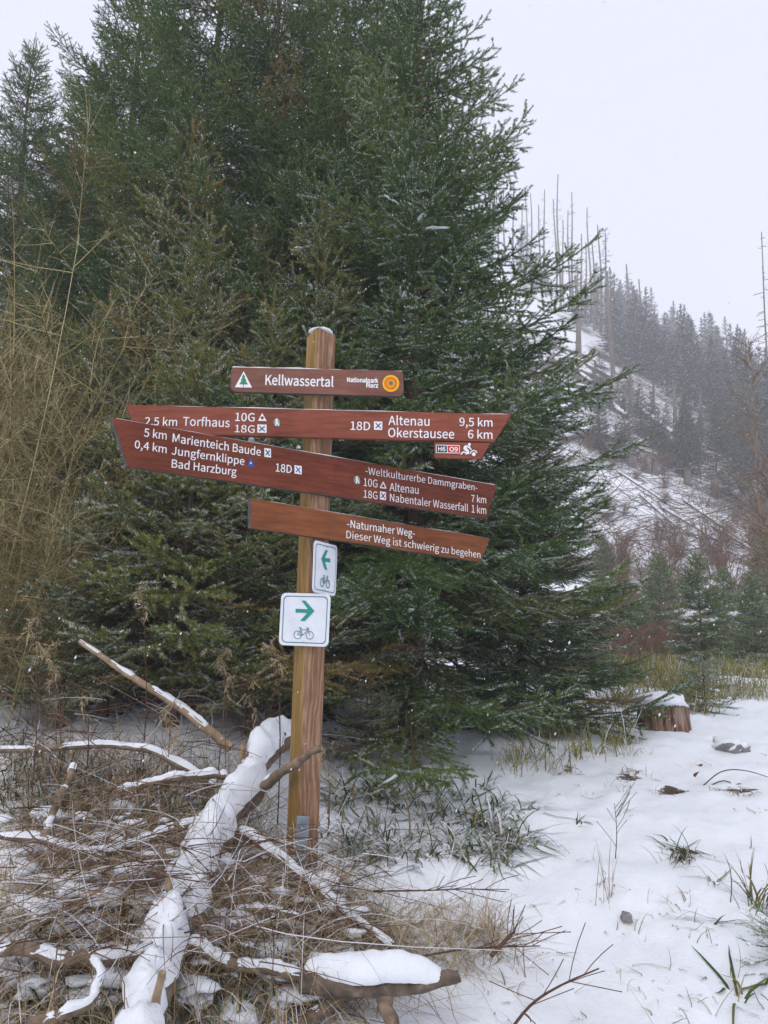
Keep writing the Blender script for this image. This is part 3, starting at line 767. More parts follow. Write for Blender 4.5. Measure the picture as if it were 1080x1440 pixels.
def frame(yaw, off, at):
    """vertical plane: point, along, up, normal (towards the camera, turned right by yaw)"""
    n = np.array([math.sin(yaw), -math.cos(yaw), 0]); u = np.array([math.cos(yaw), math.sin(yaw), 0])
    return (np.asarray(at) + n * off, u, np.array([0, 0, 1.0]), n)
def onplane(fr, px, py):
    o, u, v, n = fr; d = ray(px, py); t = np.dot(o - CAM, n) / np.dot(d, n); p = CAM + d * t - o
    return np.array([np.dot(p, u), np.dot(p, v)])
def to3(fr, uv, h=0.0):
    o, u, v, n = fr; uv = np.asarray(uv).reshape(-1, 2); return o + uv[:, :1] * u + uv[:, 1:] * v + n * h
def axis_at(py):
    t = (py - 1215) / (462 - 1215); return pb + (pt - pb) * t

def prism(B, fr, outline, h0, h1, mi_face=0, mi_side=0, bev=0.0):
    """outline counter-clockwise in the plane, from depth h0 to h1"""
    k = len(outline); c = outline.mean(0)
    rings = [(outline, h0)]
    if bev:
        inn = outline + (c - outline) / np.linalg.norm(c - outline, axis=1)[:, None] * bev
        rings += [(outline, h1 - bev), (inn, h1)]
    else: rings.append((outline, h1))
    V = np.vstack([to3(fr, o, h) for o, h in rings]); n = len(rings)
    i = np.arange(k); j = (i + 1) % k
    for q in range(n - 1):
        B.add(V[q * k:(q + 2) * k], [np.stack([i, j, j + k, i + k], -1)], mi_side)
    B.add(V[-k:], [np.arange(k)[None]], mi_face); B.add(V[:k], [np.arange(k)[::-1][None]], mi_side)

def quadmap(c, s, t):
    """c: TL TR BR BL -> (u,v)"""
    s = np.asarray(s)[:, None]; t = np.asarray(t)[:, None]
    return (c[3] * (1 - s) + c[2] * s) * (1 - t) + (c[0] * (1 - s) + c[1] * s) * t
def rrect(rx, ry, n=6, inset=0.0):
    o = []
    for cx, cyy, a0 in ((1 - rx, ry, -90), (1 - rx, 1 - ry, 0), (rx, 1 - ry, 90), (rx, ry, 180)):
        for k in range(n + 1):
            a = R_(a0 + 90 * k / n); o.append((cx + rx * math.cos(a), cyy + ry * math.sin(a)))
    o = np.array(o); return (o - .5) * (1 - 2 * inset) + .5

FONT = None
try:
    FONT = bpy.data.fonts.load(os.path.join(bpy.utils.system_resource('DATAFILES'), 'fonts', 'Noto Sans CJK Regular.woff2'))
except Exception: FONT = None
def glyphs(s, bold):
    c = bpy.data.curves.new('t', 'FONT'); c.body = s; c.size = 1; c.resolution_u = 3; c.offset = bold
    if FONT: c.font = FONT
    o = bpy.data.objects.new('t', c); COL.objects.link(o); bpy.context.view_layer.update()
    me = bpy.data.meshes.new_from_object(o.evaluated_get(bpy.context.evaluated_depsgraph_get()))
    V = np.array([v.co[:] for v in me.vertices]).reshape(-1, 3); F = [list(p.vertices) for p in me.polygons]
    bpy.data.objects.remove(o); bpy.data.curves.remove(c); bpy.data.meshes.remove(me)
    return V, F
_hv, _ = glyphs('H', 0.0); CAPH = _hv[:, 1].max()
class Print:
    """everything printed on one board, one mesh"""
    def __init__(s, fr, h): s.B = MB(); s.fr = fr; s.h = h; s.mats = []; s.lvl = 0
    def mi(s, m):
        if m not in s.mats: s.mats.append(m)
        return s.mats.index(m)
    def text(s, t, x0, y0, x1, y1, top, mat='white', bold=.003):
        V, F = glyphs(t, bold)
        a = onplane(s.fr, x0, y0); b = onplane(s.fr, x1, y1); c = onplane(s.fr, x0, top)
        x = (V[:, 0] - V[:, 0].min()) / np.ptp(V[:, 0]); y = V[:, 1] / CAPH
        uv = a + x[:, None] * (b - a) + y[:, None] * np.array([0, c[1] - a[1]])
        tri = [f for f in F if len(f) == 3]; P = to3(s.fr, uv, s.h)
        fs = {}
        for f in F: fs.setdefault(len(f), []).append(f)
        s.B.add(P, [np.array(q) for q in fs.values()], s.mi(mat))
    def poly(s, pts, mat, lvl=1):
        uv = np.array([onplane(s.fr, *p) for p in pts])
        ar = np.sum(uv[:, 0] * np.roll(uv[:, 1], -1) - np.roll(uv[:, 0], -1) * uv[:, 1])
        if ar < 0: uv = uv[::-1]
        s.B.add(to3(s.fr, uv, s.h + .0006 * lvl), [np.arange(len(uv))[None]], s.mi(mat))
    def line(s, pts, wpx, mat, lvl=1, closed=False):
        pts = np.array(pts, float)
        if closed: pts = np.vstack([pts, pts[:1]])
        for a, b in zip(pts[:-1], pts[1:]):
            d = b - a; n = np.linalg.norm(d)
            if n < 1e-6: continue
            d = d / n; q = np.array([-d[1], d[0]]) * wpx / 2; e = d * wpx * .3
            s.poly([a - q - e, b - q + e, b + q + e, a + q - e], mat, lvl)
    def disc(s, cx, cyy, r_, mat, lvl=1, ry=None, n=24):
        s.poly([(cx + r_ * math.cos(k * 6.2832 / n), cyy + (ry or r_) * math.sin(k * 6.2832 / n)) for k in range(n)], mat, lvl)
    def ring(s, cx, cyy, r_, wpx, mat, lvl=1, ry=None, n=22, a0=0, a1=6.2832):
        ry = ry or r_
        for k in range(n):
            q = []
            for rr, aa in ((r_ - wpx / 2, k), (r_ + wpx / 2, k), (r_ + wpx / 2, k + 1), (r_ - wpx / 2, k + 1)):
                a = a0 + (a1 - a0) * aa / n; f = rr / r_; q.append((cx + r_ * f * math.cos(a), cyy + (ry * f) * math.sin(a)))
            s.poly(q, mat, lvl)
    def cross_box(s, x0, y0, x1, y1, sk=0, line='navy'):
        s.poly([(x0, y0), (x1, y0 + sk), (x1, y1 + sk), (x0, y1)], 'white')
        i = .22; w_ = x1 - x0; h_ = y1 - y0
        s.line([(x0 + i * w_, y0 + i * h_), (x1 - i * w_, y1 - i * h_ + sk)], 1.5, line, 2)
        s.line([(x0 + i * w_, y1 - i * h_), (x1 - i * w_, y0 + i * h_ + sk)], 1.5, line, 3)
    def hiker(s, x, y, k=1.0):
        s.poly([(x + 1 * k, y + 4 * k), (x + 3 * k, y + 1 * k), (x + 6 * k, y), (x + 9 * k, y + 3 * k), (x + 10 * k, y + 8 * k), (x + 8 * k, y + 12 * k), (x + 3 * k, y + 11 * k), (x + 1 * k, y + 8 * k)], 'sticker')
        s.disc(x + 5 * k, y + 2.2 * k, 1.3 * k, 'white', 2); s.poly([(x + 4 * k, y + 3.5 * k), (x + 6.3 * k, y + 3.5 * k), (x + 7 * k, y + 7 * k), (x + 9.5 * k, y + 11 * k), (x + 8 * k, y + 11 * k), (x + 5.5 * k, y + 8 * k), (x + 4.5 * k, y + 11.3 * k), (x + 3.2 * k, y + 11.3 * k), (x + 4 * k, y + 7 * k)], 'white', 3)
    def build(s, name, parent): return s.B.build(name, [M[q] for q in s.mats], parent, False)

def board(outline_px, fr, thick, mat, label, snow_edge=None, rounded=0):
    pts = np.array([onplane(fr, *p) for p in outline_px])          # TL TR BR BL
    if rounded:
        W_u = np.linalg.norm(pts[1] - pts[0]); H_u = np.linalg.norm(pts[0] - pts[3]); q = rrect(rounded / W_u, rounded / H_u)
        ol = quadmap(pts, q[:, 0], q[:, 1])
    else:
        c = pts[::-1]; ol = np.vstack([np.linspace(c[i], c[(i + 1) % 4], 12, endpoint=False) for i in range(4)])
        ol = ol + rng.normal(0, .0006, ol.shape)
    B = MB(); prism(B, fr, ol, -thick, 0, 0, 1, .004)
    o = B.build('sign_board', [M[mat], M['board_end'] if mat != 'board_red' else M['board_red']], None, False); child(o); o['label'] = label
    if snow_edge:
        a, b = pts[0], pts[1]; n = 60; t = np.linspace(.01, .99, n); p = a + (b - a) * t[:, None]
        h = snow_edge * np.clip(.55 + 1.3 * fbm(t * 9, t * 0 + len(label), 3, 3), .0, 1.5)
        P = to3(fr, p, -thick * .5); P[:, 2] += -.001
        ring = []
        for q in range(7):
            an = math.pi * q / 6; ring.append(P + fr[3] * (math.cos(an) * thick * .46) + np.array([0, 0, 1.0]) * (np.sin(an) * h + .0005)[:, None])
        V = np.stack(ring, 1); idx = np.arange(n * 7).reshape(n, 7)
        F = np.stack([idx[:-1, :-1], idx[1:, :-1], idx[1:, 1:], idx[:-1, 1:]], -1).reshape(-1, 4)
        S = MB(); S.add(V.reshape(-1, 3), [F]); S.build('snow_edge', M['snow'], o)
    return o

# post: square, rounded arrises, gabled top
def build_post():
    B = MB(); hw = .052; n = 5; ol = []
    for cx, cyy, a0 in ((1, -1, -90), (1, 1, 0), (-1, 1, 90), (-1, -1, 180)):
        for k in range(n + 1):
            a = R_(a0 + 90 * k / n); rr = .014; ol.append((cx * (hw - rr) + rr * math.cos(a), cyy * (hw - rr) + rr * math.sin(a)))
    ol = np.array(ol); k = len(ol); cz, sz = math.cos(YAW), math.sin(YAW)
    ol = np.stack([ol[:, 0] * cz - ol[:, 1] * sz, ol[:, 0] * sz + ol[:, 1] * cz], -1)
    zs = np.linspace(-.25, 1.0, 30); V = []
    for t in zs:
        c = pb + (pt - pb) * t; ring = np.column_stack([ol + c[:2], np.full(k, c[2])])
        if t == zs[-1]:
            ring[:, 2] -= .022 + .022 * (np.abs(ol[:, 0]) / .07)
        V.append(ring)
    V.append(np.array([pt + [0, 0, -.004]])); V = np.vstack(V); nr = len(zs)
    idx = np.arange(nr * k).reshape(nr, k); a = idx[:-1]; b = idx[1:]
    F = np.stack([a, np.roll(a, -1, 1), np.roll(b, -1, 1), b], -1)
    # faces on the left side are mossy
    mid = (ol + np.roll(ol, -1, 0)) / 2; nl = np.array([-math.cos(YAW), -math.sin(YAW)])
    moss = (mid @ nl) > .047
    for q in range(k): B.add(V, [F[:, q]], 1 if moss[q] else 0)
    top = idx[-1]; B.add(V, [np.stack([top, np.roll(top, -1), np.full(k, nr * k)], -1)], 0)
    V2 = B.V[0]
    o = B.build('post', [M['post'], M['post_moss']], None, True); child(o); o['label'] = 'brown square post with a yellowish mossy left face'
    for p in o.data.polygons: pass
    S = MB(); v, f = blob(pt + [0, 0, -.018], (.052, .05, .012), 2, 4, .3); S.add(v, f); S.build('snow_edge', M['snow'], o)
build_post()

f12 = lambda py: frame(R_(0), .075 + .024, axis_at(py))
f34 = lambda py: frame(YAW, .054 + .028, axis_at(py))
# board 1
fr = f12(535)
b = board([(324, 516), (568, 521.5), (568, 557.5), (324, 550.5)], fr, .024, 'board_brown', 'topmost small brown board with rounded ends', .006, .022)
p = Print(fr, .0015)
p.text('Kellwassertal', 373, 541, 469, 544, 527.5, bold=.006)
p.text('Nationalpark', 488, 537, 532, 538.4, 531, bold=.014); p.text('Harz', 515, 544.8, 532, 545.4, 538.8, bold=.014)
p.poly([(342.8, 522.3), (354.5, 545.3), (330.3, 544.8)], 'white')
p.poly([(342.6, 526), (345.2, 530.5), (344, 530.5), (347, 535.5), (345.5, 535.5), (349, 541), (336.5, 540.7), (340, 535.5), (338.4, 535.3), (341.2, 530.5), (340.2, 530.4)], 'fir', 2)
p.line([(342.6, 540), (342.6, 543.8)], 1.2, 'fir', 3)
p.disc(549.6, 539.4, 11.8, 'yellow', 1); p.disc(549.6, 539.4, 9.4, 'orange', 2); p.disc(549.6, 539.4, 5.0, 'yellow', 3); p.disc(549.6, 539.4, 4.0, 'orange', 4); p.disc(549.6, 539.2, 2.7, 'fir', 5)
p.build('lettering', b)
# board 2
fr = f12(595)
b = board([(176, 569), (719.3, 582.8), (695.6, 621.3), (194, 609)], fr, .024, 'board_red', 'long red board pointing both ways, second from the top', .005)
p = Print(fr, .0015)
p.text('2,5 km', 203.5, 597.8, 249, 599, 586.8); p.text('Torfhaus', 257, 598.4, 323, 600.8, 586.5)
p.text('10G', 330.5, 592, 358, 592.8, 580.6); p.text('18G', 330, 607.8, 358, 608.8, 597.5)
p.poly([(368.8, 581), (375.2, 592.3), (362.8, 592)], 'white'); p.disc(368.9, 587.8, 2.2, 'dkred', 2)
p.cross_box(362, 597, 375, 608.6, .3); p.hiker(384, 588)
p.text('18D', 492.8, 604.4, 520.5, 605.2, 592.8); p.cross_box(526, 592.8, 537.6, 604.6, .3)
p.text('Altenau', 546, 597.4, 604, 599, 585); p.text('Okerstausee', 545.6, 614.5, 638.7, 616.8, 602)
p.text('9,5 km', 646, 599, 692.6, 600, 587.5); p.text('6 km', 658, 616.4, 692.6, 617.2, 604.9)
p.build('lettering', b)
# hanging route plate
pts = np.array([onplane(fr, *q) for q in ((610.5, 621.0), (690.3, 622.4), (677.3, 645), (611, 643.6))])
B = MB(); c = pts[::-1]; prism(B, fr, c, -.018, -.003, 0, 0, .002)
pl = B.build('route_plate', [M['board_red']], None, False); child(pl); pl['label'] = 'small red plate with route numbers under the right end of the long board'
p = Print(fr, -.0015)
p.poly([(613, 625.2), (646.8, 626), (646.8, 637.6), (613, 636.8)], 'white'); p.poly([(614, 626.2), (628.5, 626.6), (628.5, 636.2), (614, 635.9)], 'black', 2); p.poly([(629.6, 626.6), (645.9, 627), (645.9, 636.6), (629.6, 636.2)], 'red', 2)
p.h = .0005
p.text('H6', 616, 634.2, 626.5, 634.4, 628.2, bold=.008); p.text('O9', 632, 634.7, 644, 635, 628.6, bold=.008)
p.h = -.0015
p.ring(652.3, 639.2, 3.6, 1.9, 'white', 1, a0=math.pi, a1=2 * math.pi); p.disc(666.3, 638.6, 2.6, 'white', 1); p.ring(666.2, 638.2, 4.7, 1.5, 'white', 2, a0=math.pi * 1.0, a1=math.pi * 1.9)
p.poly([(652, 632), (656, 630), (659.5, 633.5), (660, 638.5), (655, 638.5), (656.5, 635.5)], 'white', 3); p.poly([(652, 628.5), (654, 626), (656.5, 627), (657, 630), (653.5, 632), (651.5, 631.5)], 'white', 4)
p.line([(656.5, 627), (662.5, 632)], 1.8, 'white', 5); p.line([(659.5, 626.5), (661, 630.5)], 1.5, 'white', 6); p.disc(660, 625.0, 2.0, 'white', 7)
p.build('lettering', pl)
# board 3
fr = f34(662)
b = board([(156.5, 587), (700, 682.4), (684, 729), (179, 656)], fr, .028, 'board_dark', 'large dark red board turned towards the left, third from the top', .004)
p = Print(fr, .0015)
p.text('5 km', 202, 613.7, 234, 618.3, 602.2); p.text('0,4 km', 189, 630, 234, 637.4, 619)
p.text('Marienteich Baude', 242.2, 621.5, 366.5, 641.2, 609.6); p.text('Jungfernklippe', 241, 639, 343.3, 654, 627.8); p.text('Bad Harzburg', 241, 657.3, 332.3, 669, 645.8)
p.cross_box(371.4, 630, 380.8, 642.4, 1.3)
p.poly([(352.3, 644), (355, 648), (355.5, 652), (358.5, 657), (346.8, 655.6), (349.5, 650), (350, 647)], 'blue'); p.disc(352.4, 651.3, 1.4, 'ltblue', 2)
p.text('18D', 387.2, 662.8, 410, 665.6, 651.6); p.cross_box(413.8, 654.2, 424, 666, 1.4, 'blue')
p.hiker(496.3, 669)
p.text('-Weltkulturerbe Dammgraben-', 513.6, 666.6, 671, 690.4, 656.6, bold=.0); p.text('10G', 511, 683.2, 530.5, 685.6, 672.4, bold=.001)
p.line([(538.6, 678), (542.4, 686.6), (534.6, 685.8)], 1.6, 'white', 1, True); p.text('Altenau', 547.4, 690.2, 588.3, 694.6, 679, bold=.001)
p.text('7 km', 662.4, 705.6, 683.4, 708, 695.8, bold=.001); p.text('18G', 511, 699.6, 530.5, 702.2, 689, bold=.001); p.cross_box(534, 691, 542.4, 702.4, 1.2)
p.text('Nabentaler Wasserfall', 548, 704.8, 658, 719.6, 694, bold=.001); p.text('1 km', 663, 720.6, 683.4, 723.2, 710, bold=.001)
p.build('lettering', b)
# board 4
fr = f34(725)
b = board([(352.5, 700.6), (689.6, 757), (676.3, 790.2), (351.7, 742.5)], fr, .028, 'board_orange', 'lowest narrow orange brown board', .004)
p = Print(fr, .0015)
p.text('-Naturnaher Weg-', 487.6, 741.2, 583, 755, 730.8); p.text('Dieser Weg ist schwierig zu begehen', 486.7, 756.6, 675.4, 785, 746.2, bold=.001)
p.build('lettering', b)
# cycle route signs
def Z7(x, y): return (380 + x / 7.2, 730 + y / 7.2)
def cycle_sign(fr, corners, label, draw):
    pts = np.array([onplane(fr, *Z7(*c)) for c in corners]); q = rrect(.1, .1)
    B = MB(); prism(B, fr, quadmap(pts, q[:, 0], q[:, 1]), -.004, 0, 0, 0, .001)
    o = B.build('cycle_sign', [M['signwhite']], None, False); child(o); o['label'] = label
    p = Print(fr, .001)
    # green border line
    a = quadmap(pts, *(rrect(.09, .09, 6, .055).T)); b_ = quadmap(pts, *(rrect(.085, .085, 6, .07).T)); k = len(a); i = np.arange(k); j = (i + 1) % k
    p.B.add(np.vstack([to3(fr, a, .001), to3(fr, b_, .001)]), [np.stack([i, j, j + k, i + k], -1)], p.mi('dkgreen'))
    draw(p); p.build('pictogram', o)
    return o
def bike(p, w1, w2, r1, rx, h, lw):
    (x1, y1), (x2, y2) = w1, w2
    px = lambda x, y: Z7(x, y)
    for x, y in (w1, w2): p.ring(*px(x, y), rx / 7.2, lw, 'dkgreen', 2, ry=r1 / 7.2)
    s = (x2 - x1)
    sk = (y2 - y1)
    q = lambda a, b: px(x1 + a * s, y1 + a * sk + b * h)
    p.line([q(0, 0), q(.28, -.75), q(.86, -.80), q(.42, .02), q(0, 0)], lw, 'dkgreen', 3)
    p.line([q(.42, .02), q(.22, -1.0)], lw, 'dkgreen', 4); p.line([q(.12, -1.05), q(.34, -1.0)], lw * 1.3, 'dkgreen', 5)
    p.line([q(1, 0), q(.82, -1.0), q(.72, -1.12)], lw, 'dkgreen', 6); p.line([q(.82, -1.05), q(.95, -1.0), q(.9, -.85)], lw, 'dkgreen', 7)
def draw_big(p):
    p.poly([Z7(*q) for q in ((257, 908), (390, 912), (390, 950), (257, 946))], 'green', 1)
    p.poly([Z7(*q) for q in ((318, 824), (356, 826), (448, 930), (395, 930))], 'green', 2); p.poly([Z7(*q) for q in ((395, 930), (448, 930), (350, 1031), (304, 1029))], 'green', 3)
    bike(p, (277, 1172), (400, 1176), 39, 37, 70, .75)
    p.disc(*Z7(330, 1245), .9, 'metal', 2)
def draw_small(p):
    p.poly([Z7(*q) for q in ((535, 392), (605, 398), (605, 440), (535, 430))], 'green', 1)
    p.poly([Z7(*q) for q in ((560, 312), (580, 318), (545, 408), (516, 402))], 'green', 2); p.poly([Z7(*q) for q in ((516, 402), (545, 408), (574, 516), (552, 511))], 'green', 3)
    bike(p, (523, 642), (580, 658), 40, 18, 72, .6)
    p.disc(*Z7(568, 283), .8, 'metal', 2); p.disc(*Z7(550, 720), .8, 'metal', 2)
cycle_sign(frame(R_(61), .075, axis_at(800)), ((450, 211), (682, 270), (662, 784), (431, 737)), 'white cycle sign with a green arrow pointing left, turned sideways', draw_small)
cycle_sign(frame(R_(-2), .085, axis_at(872)), ((112, 745), (614, 757), (588, 1295), (85, 1276)), 'white square cycle sign with a green arrow pointing right', draw_big)
# steel strap at the foot
fr = frame(R_(10), .082, axis_at(1180)); pts = np.array([onplane(fr, *q) for q in ((417.5, 1147.5), (435.4, 1149), (431, 1222), (414, 1218))])
B = MB(); prism(B, fr, pts[::-1], -.008, 0, 0, 0, .002); br = B.build('steel_strap', [M['metal']], None, False); child(br)
c = to3(fr, [onplane(fr, 425, 1165)], .004)[0]; B = MB(); v, f = blob(c, (.008, .006, .008), 2, 1, .05); B.add(v, f); B.build('bolt', [M['metal']], br)

# ------------------------------------------------------------------ fallen trunk with branches, in the left foreground
def noisy_tube(pts, r0, r1, n, sides=10, seed=0, amp=.30):
    p = smooth_path(pts, n); r = np.random.default_rng(seed); tt = np.linspace(0, n * .22, n)
    p = p + np.stack([fbm(tt, tt * 0 + seed * 2.3, 5, 3), 0 * tt, .6 * fbm(tt, tt * 0 + seed * 4.1, 6, 3)], -1) * (r0 * .9 * amp / .3) * np.minimum(1, np.minimum(np.arange(n), n - 1 - np.arange(n)) / 3.0)[:, None]
    rr = np.linspace(r0, r1, n) * (1 + amp * fbm(np.linspace(0, n * .35, n), np.full(n, seed * 1.7), seed, 3))
    return p, rr
def limb(name, pts, r0, r1, parent, mat='deadwood', snow=.6, seed=0, n=26, sides=9, snow_h=1.0, amp=.3):
    p, rr = noisy_tube(pts, r0, r1, n, seed=seed, amp=amp)
    B = MB(); B.add(*tubes(p[None], rr[None], sides, True)); o = B.build(name, M[mat], parent)
    if snow:
        r = np.random.default_rng(seed + 77)
        t = np.linspace(0, 1, n * 2); ps = np.stack([np.interp(t, np.linspace(0, 1, n), p[:, j]) for j in range(3)], -1); rs = np.interp(t, np.linspace(0, 1, n), rr)
        T = nrm(np.gradient(ps, axis=0)); A = nrm(np.cross(T, [0, 0, 1.0])); U = np.cross(A, T)
        k = np.clip(snow - (.25 if r0 < .04 else 0) + 1.2 * fbm(t * len(t) * .16, t * 0 + seed, seed + 3, 4), 0, 1.25)
        k = k * np.clip(U[:, 2] * 1.5, 0, 1) * np.minimum(1, np.minimum(t, 1 - t) * 14 + .15)
        ring = []
        for q in range(9):
            a = math.pi * (q / 8 * .84 + .08)
            ang_n = .42 * fbm(t * n * .55 + q * .37, t * 0 + q * .8 + seed, seed + 9, 3)
            hh = rs * (1.0 + k * 1.1 * snow_h * (.5 if r0 < .04 else 1) * max(0, math.sin(a)) ** .6) * (1 + ang_n)
            ring.append(ps + A * (np.cos(a) * (rs * (.94 + .16 * np.minimum(k, 1)) * (1 + .8 * ang_n)))[:, None] + U * ((np.sin(a) * hh - .35 * rs * (k < .08)))[:, None])
        V = np.stack(ring, 1); m_ = len(t); idx = np.arange(m_ * 9).reshape(m_, 9)
        F = np.stack([idx[:-1, :-1], idx[1:, :-1], idx[1:, 1:], idx[:-1, 1:]], -1)
        keep = (k[:-1] > .06) | (k[1:] > .06)
        S = MB(); S.add(V.reshape(-1, 3), [F[keep].reshape(-1, 4)])
        if keep.any(): S.build('snow_cap', M['snow'], o)
    return o
ft = empty('fallen_tree', tuple(PX(300, 1180, 3.0)), 'snow covered fallen tree trunk with cut branch stubs lying in the left foreground', 'fallen tree')
def rel(pts): return [np.array(q) - np.array(ft.location) for q in pts]
def pl_(*q): return rel([PX(x, y, d) for x, y, d in q])
limb('trunk', pl_((394, 1034, 4.0), (376, 1056, 3.75), (350, 1100, 3.45), (322, 1150, 3.15), (296, 1185, 2.98), (282, 1235, 2.72), (262, 1275, 2.55), (238, 1320, 2.40), (228, 1380, 2.22), (205, 1440, 2.08), (190, 1510, 1.9)), .076, .050, ft, 'deadwood', .95, 1, 60, 12, .7)
for k, q in enumerate((((340, 1090, 3.6), (343, 1042, 3.6), .017), ((328, 1120, 3.45), (329, 1090, 3.45), .02), ((362, 1070, 3.8), (364, 1028, 3.8), .014), ((243, 1290, 2.42), (236, 1235, 2.42), .012), ((212, 1450, 2.05), (228, 1368, 2.02), .013), ((190, 1300, 2.3), (196, 1345, 2.2), .0))):
    (x0, y0, d0), (x1, y1, d1), rr = q
    if not rr: continue
    limb('branch_stub', pl_((x0, y0, d0), ((x0 + x1) / 2 + 1, (y0 + y1) / 2, d0), (x1, y1, d1)), rr, rr * .85, ft, 'cutwood', 0, 10 + k, 8, 9)
for k, (pts, r0, r1, sn) in enumerate((
        (((372, 1105, 3.3), (400, 1085, 3.12), (425, 1066, 3.04), (452, 1052, 3.0)), .022, .014, .25),
        (((300, 1105, 3.5), (262, 1082, 3.5), (200, 1052, 3.55), (110, 1050, 3.6), (-20, 1056, 3.6)), .022, .014, .75),
        (((318, 1090, 3.4), (285, 1090, 3.35), (230, 1098, 3.3), (165, 1112, 3.3)), .02, .014, .85),
        (((300, 1150, 3.05), (240, 1166, 3.0), (190, 1186, 2.95), (130, 1200, 2.9), (60, 1182, 2.9), (0, 1176, 2.9)), .022, .012, .9),
        (((225, 1325, 2.32), (180, 1345, 2.3), (90, 1347, 2.25), (30, 1335, 2.25), (-30, 1340, 2.25)), .023, .015, .8),
        (((255, 1322, 2.36), (290, 1338, 2.36), (330, 1356, 2.36), (380, 1362, 2.36), (425, 1372, 2.36)), .02, .016, .75),
        (((335, 1165, 3.1), (400, 1210, 2.95), (450, 1250, 2.85), (500, 1292, 2.75), (552, 1332, 2.65)), .021, .014, .8),
        (((150, 1225, 2.75), (100, 1262, 2.65), (60, 1300, 2.5), (25, 1330, 2.4), (-15, 1400, 2.2)), .018, .012, .8),
        (((300, 1282, 2.6), (345, 1276, 2.6), (400, 1282, 2.6), (450, 1300, 2.6)), .012, .006, .3),
        (((40, 1440, 2.05), (120, 1410, 2.1), (140, 1370, 2.15), (128, 1340, 2.2)), .014, .010, .5),
        (((105, 1075, 3.2), (80, 1130, 3.0), (60, 1180, 2.9)), .014, .018, .3))):
    limb('branch', pl_(*pts), r0, r1, ft, 'deadwood', sn, 20 + k)
# cut pole leaning through the undergrowth
e = limb('cut_pole', [PX(112, 902, 3.9), PX(180, 948, 3.85), PX(260, 1000, 3.82), PX(324, 1052, 3.8)], .013, .026, None, 'cutwood', .2, 50, 30, amp=.15)
tag(e, 'bare pale pole leaning down from the left onto the end of the fallen tree', 'branch')
# the snow pillowed log at the bottom
lg = limb('short_log', [PX(424, 1378, 2.36), PX(500, 1384, 2.34), PX(570, 1384, 2.33), PX(625, 1378, 2.33), PX(646, 1372, 2.33)], .037, .016, None, 'logbark', 0, 61, 24, 11, amp=.12)
tag(lg, 'short log carrying a thick pillow of snow at the bottom of the picture', 'log')
p, rr = smooth_path([PX(426, 1362, 2.37), PX(500, 1366, 2.35), PX(570, 1366, 2.34), PX(628, 1374, 2.34)], 40), None
t = np.linspace(0, 1, 40); hh = .062 * np.clip(np.sin(np.clip(t * 1.02, 0, 1) * math.pi) ** .35, 0, 1) * (1 - .35 * t ** 3) * (1 + .30 * fbm(t * 7, t * 0, 5, 4)); ww = .055 * np.clip(np.sin(np.clip(t, .0, 1) * math.pi) ** .4, .05, 1) * (1 + .35 * fbm(t * 9, t * 0 + 3, 15, 4))
T = nrm(np.gradient(p, axis=0)); A = nrm(np.cross(T, [0, 0, 1.0])); ring = []
for q in range(13):
    a = math.pi * (q / 12 * 1.3 - .15); ring.append(p + A * (np.cos(a) * ww)[:, None] + np.array([0, 0, 1.0]) * (np.sin(a) * np.where(math.sin(a) > 0, hh, .03))[:, None])
V = np.stack(ring, 1); idx = np.arange(40 * 13).reshape(40, 13); F = np.stack([idx[:-1, :-1], idx[1:, :-1], idx[1:, 1:], idx[:-1, 1:]], -1).reshape(-1, 4)
S = MB(); S.add(V.reshape(-1, 3), [F]); S.build('snow_cap', M['snow'], lg)
e = limb('cut_branch', [PX(536, 1388, 2.33), PX(545, 1420, 2.32), PX(556, 1470, 2.3)], .02, .024, None, 'deadwood', 0, 62, 10); tag(e, 'stubby branch propping up the snow pillowed log', 'branch')
e = limb('cut_branch', [PX(520, 1390, 2.45), PX(470, 1410, 2.4), PX(430, 1440, 2.3), PX(400, 1480, 2.2)], .016, .02, None, 'deadwood', .2, 63, 14); tag(e, 'branch running back under the snow pillowed log', 'branch')

# ------------------------------------------------------------------ undergrowth
def scatter_px(n, poly, r, far=9):
    """ground points inside a region of the ground seen in this outline"""
    poly = np.array(poly, float); lo, hi = poly.min(0), poly.max(0); out_ = []
    while len(out_) < n:
        x, y = r.uniform(lo[0], hi[0]), r.uniform(lo[1], hi[1]); ins = False; j = len(poly) - 1
        for i in range(len(poly)):
            if (poly[i, 1] > y) != (poly[j, 1] > y) and x < (poly[j, 0] - poly[i, 0]) * (y - poly[i, 1]) / (poly[j, 1] - poly[i, 1]) + poly[i, 0]: ins = not ins
            j = i
        if ins: out_.append(GP(x, y, far))
    return np.array(out_)

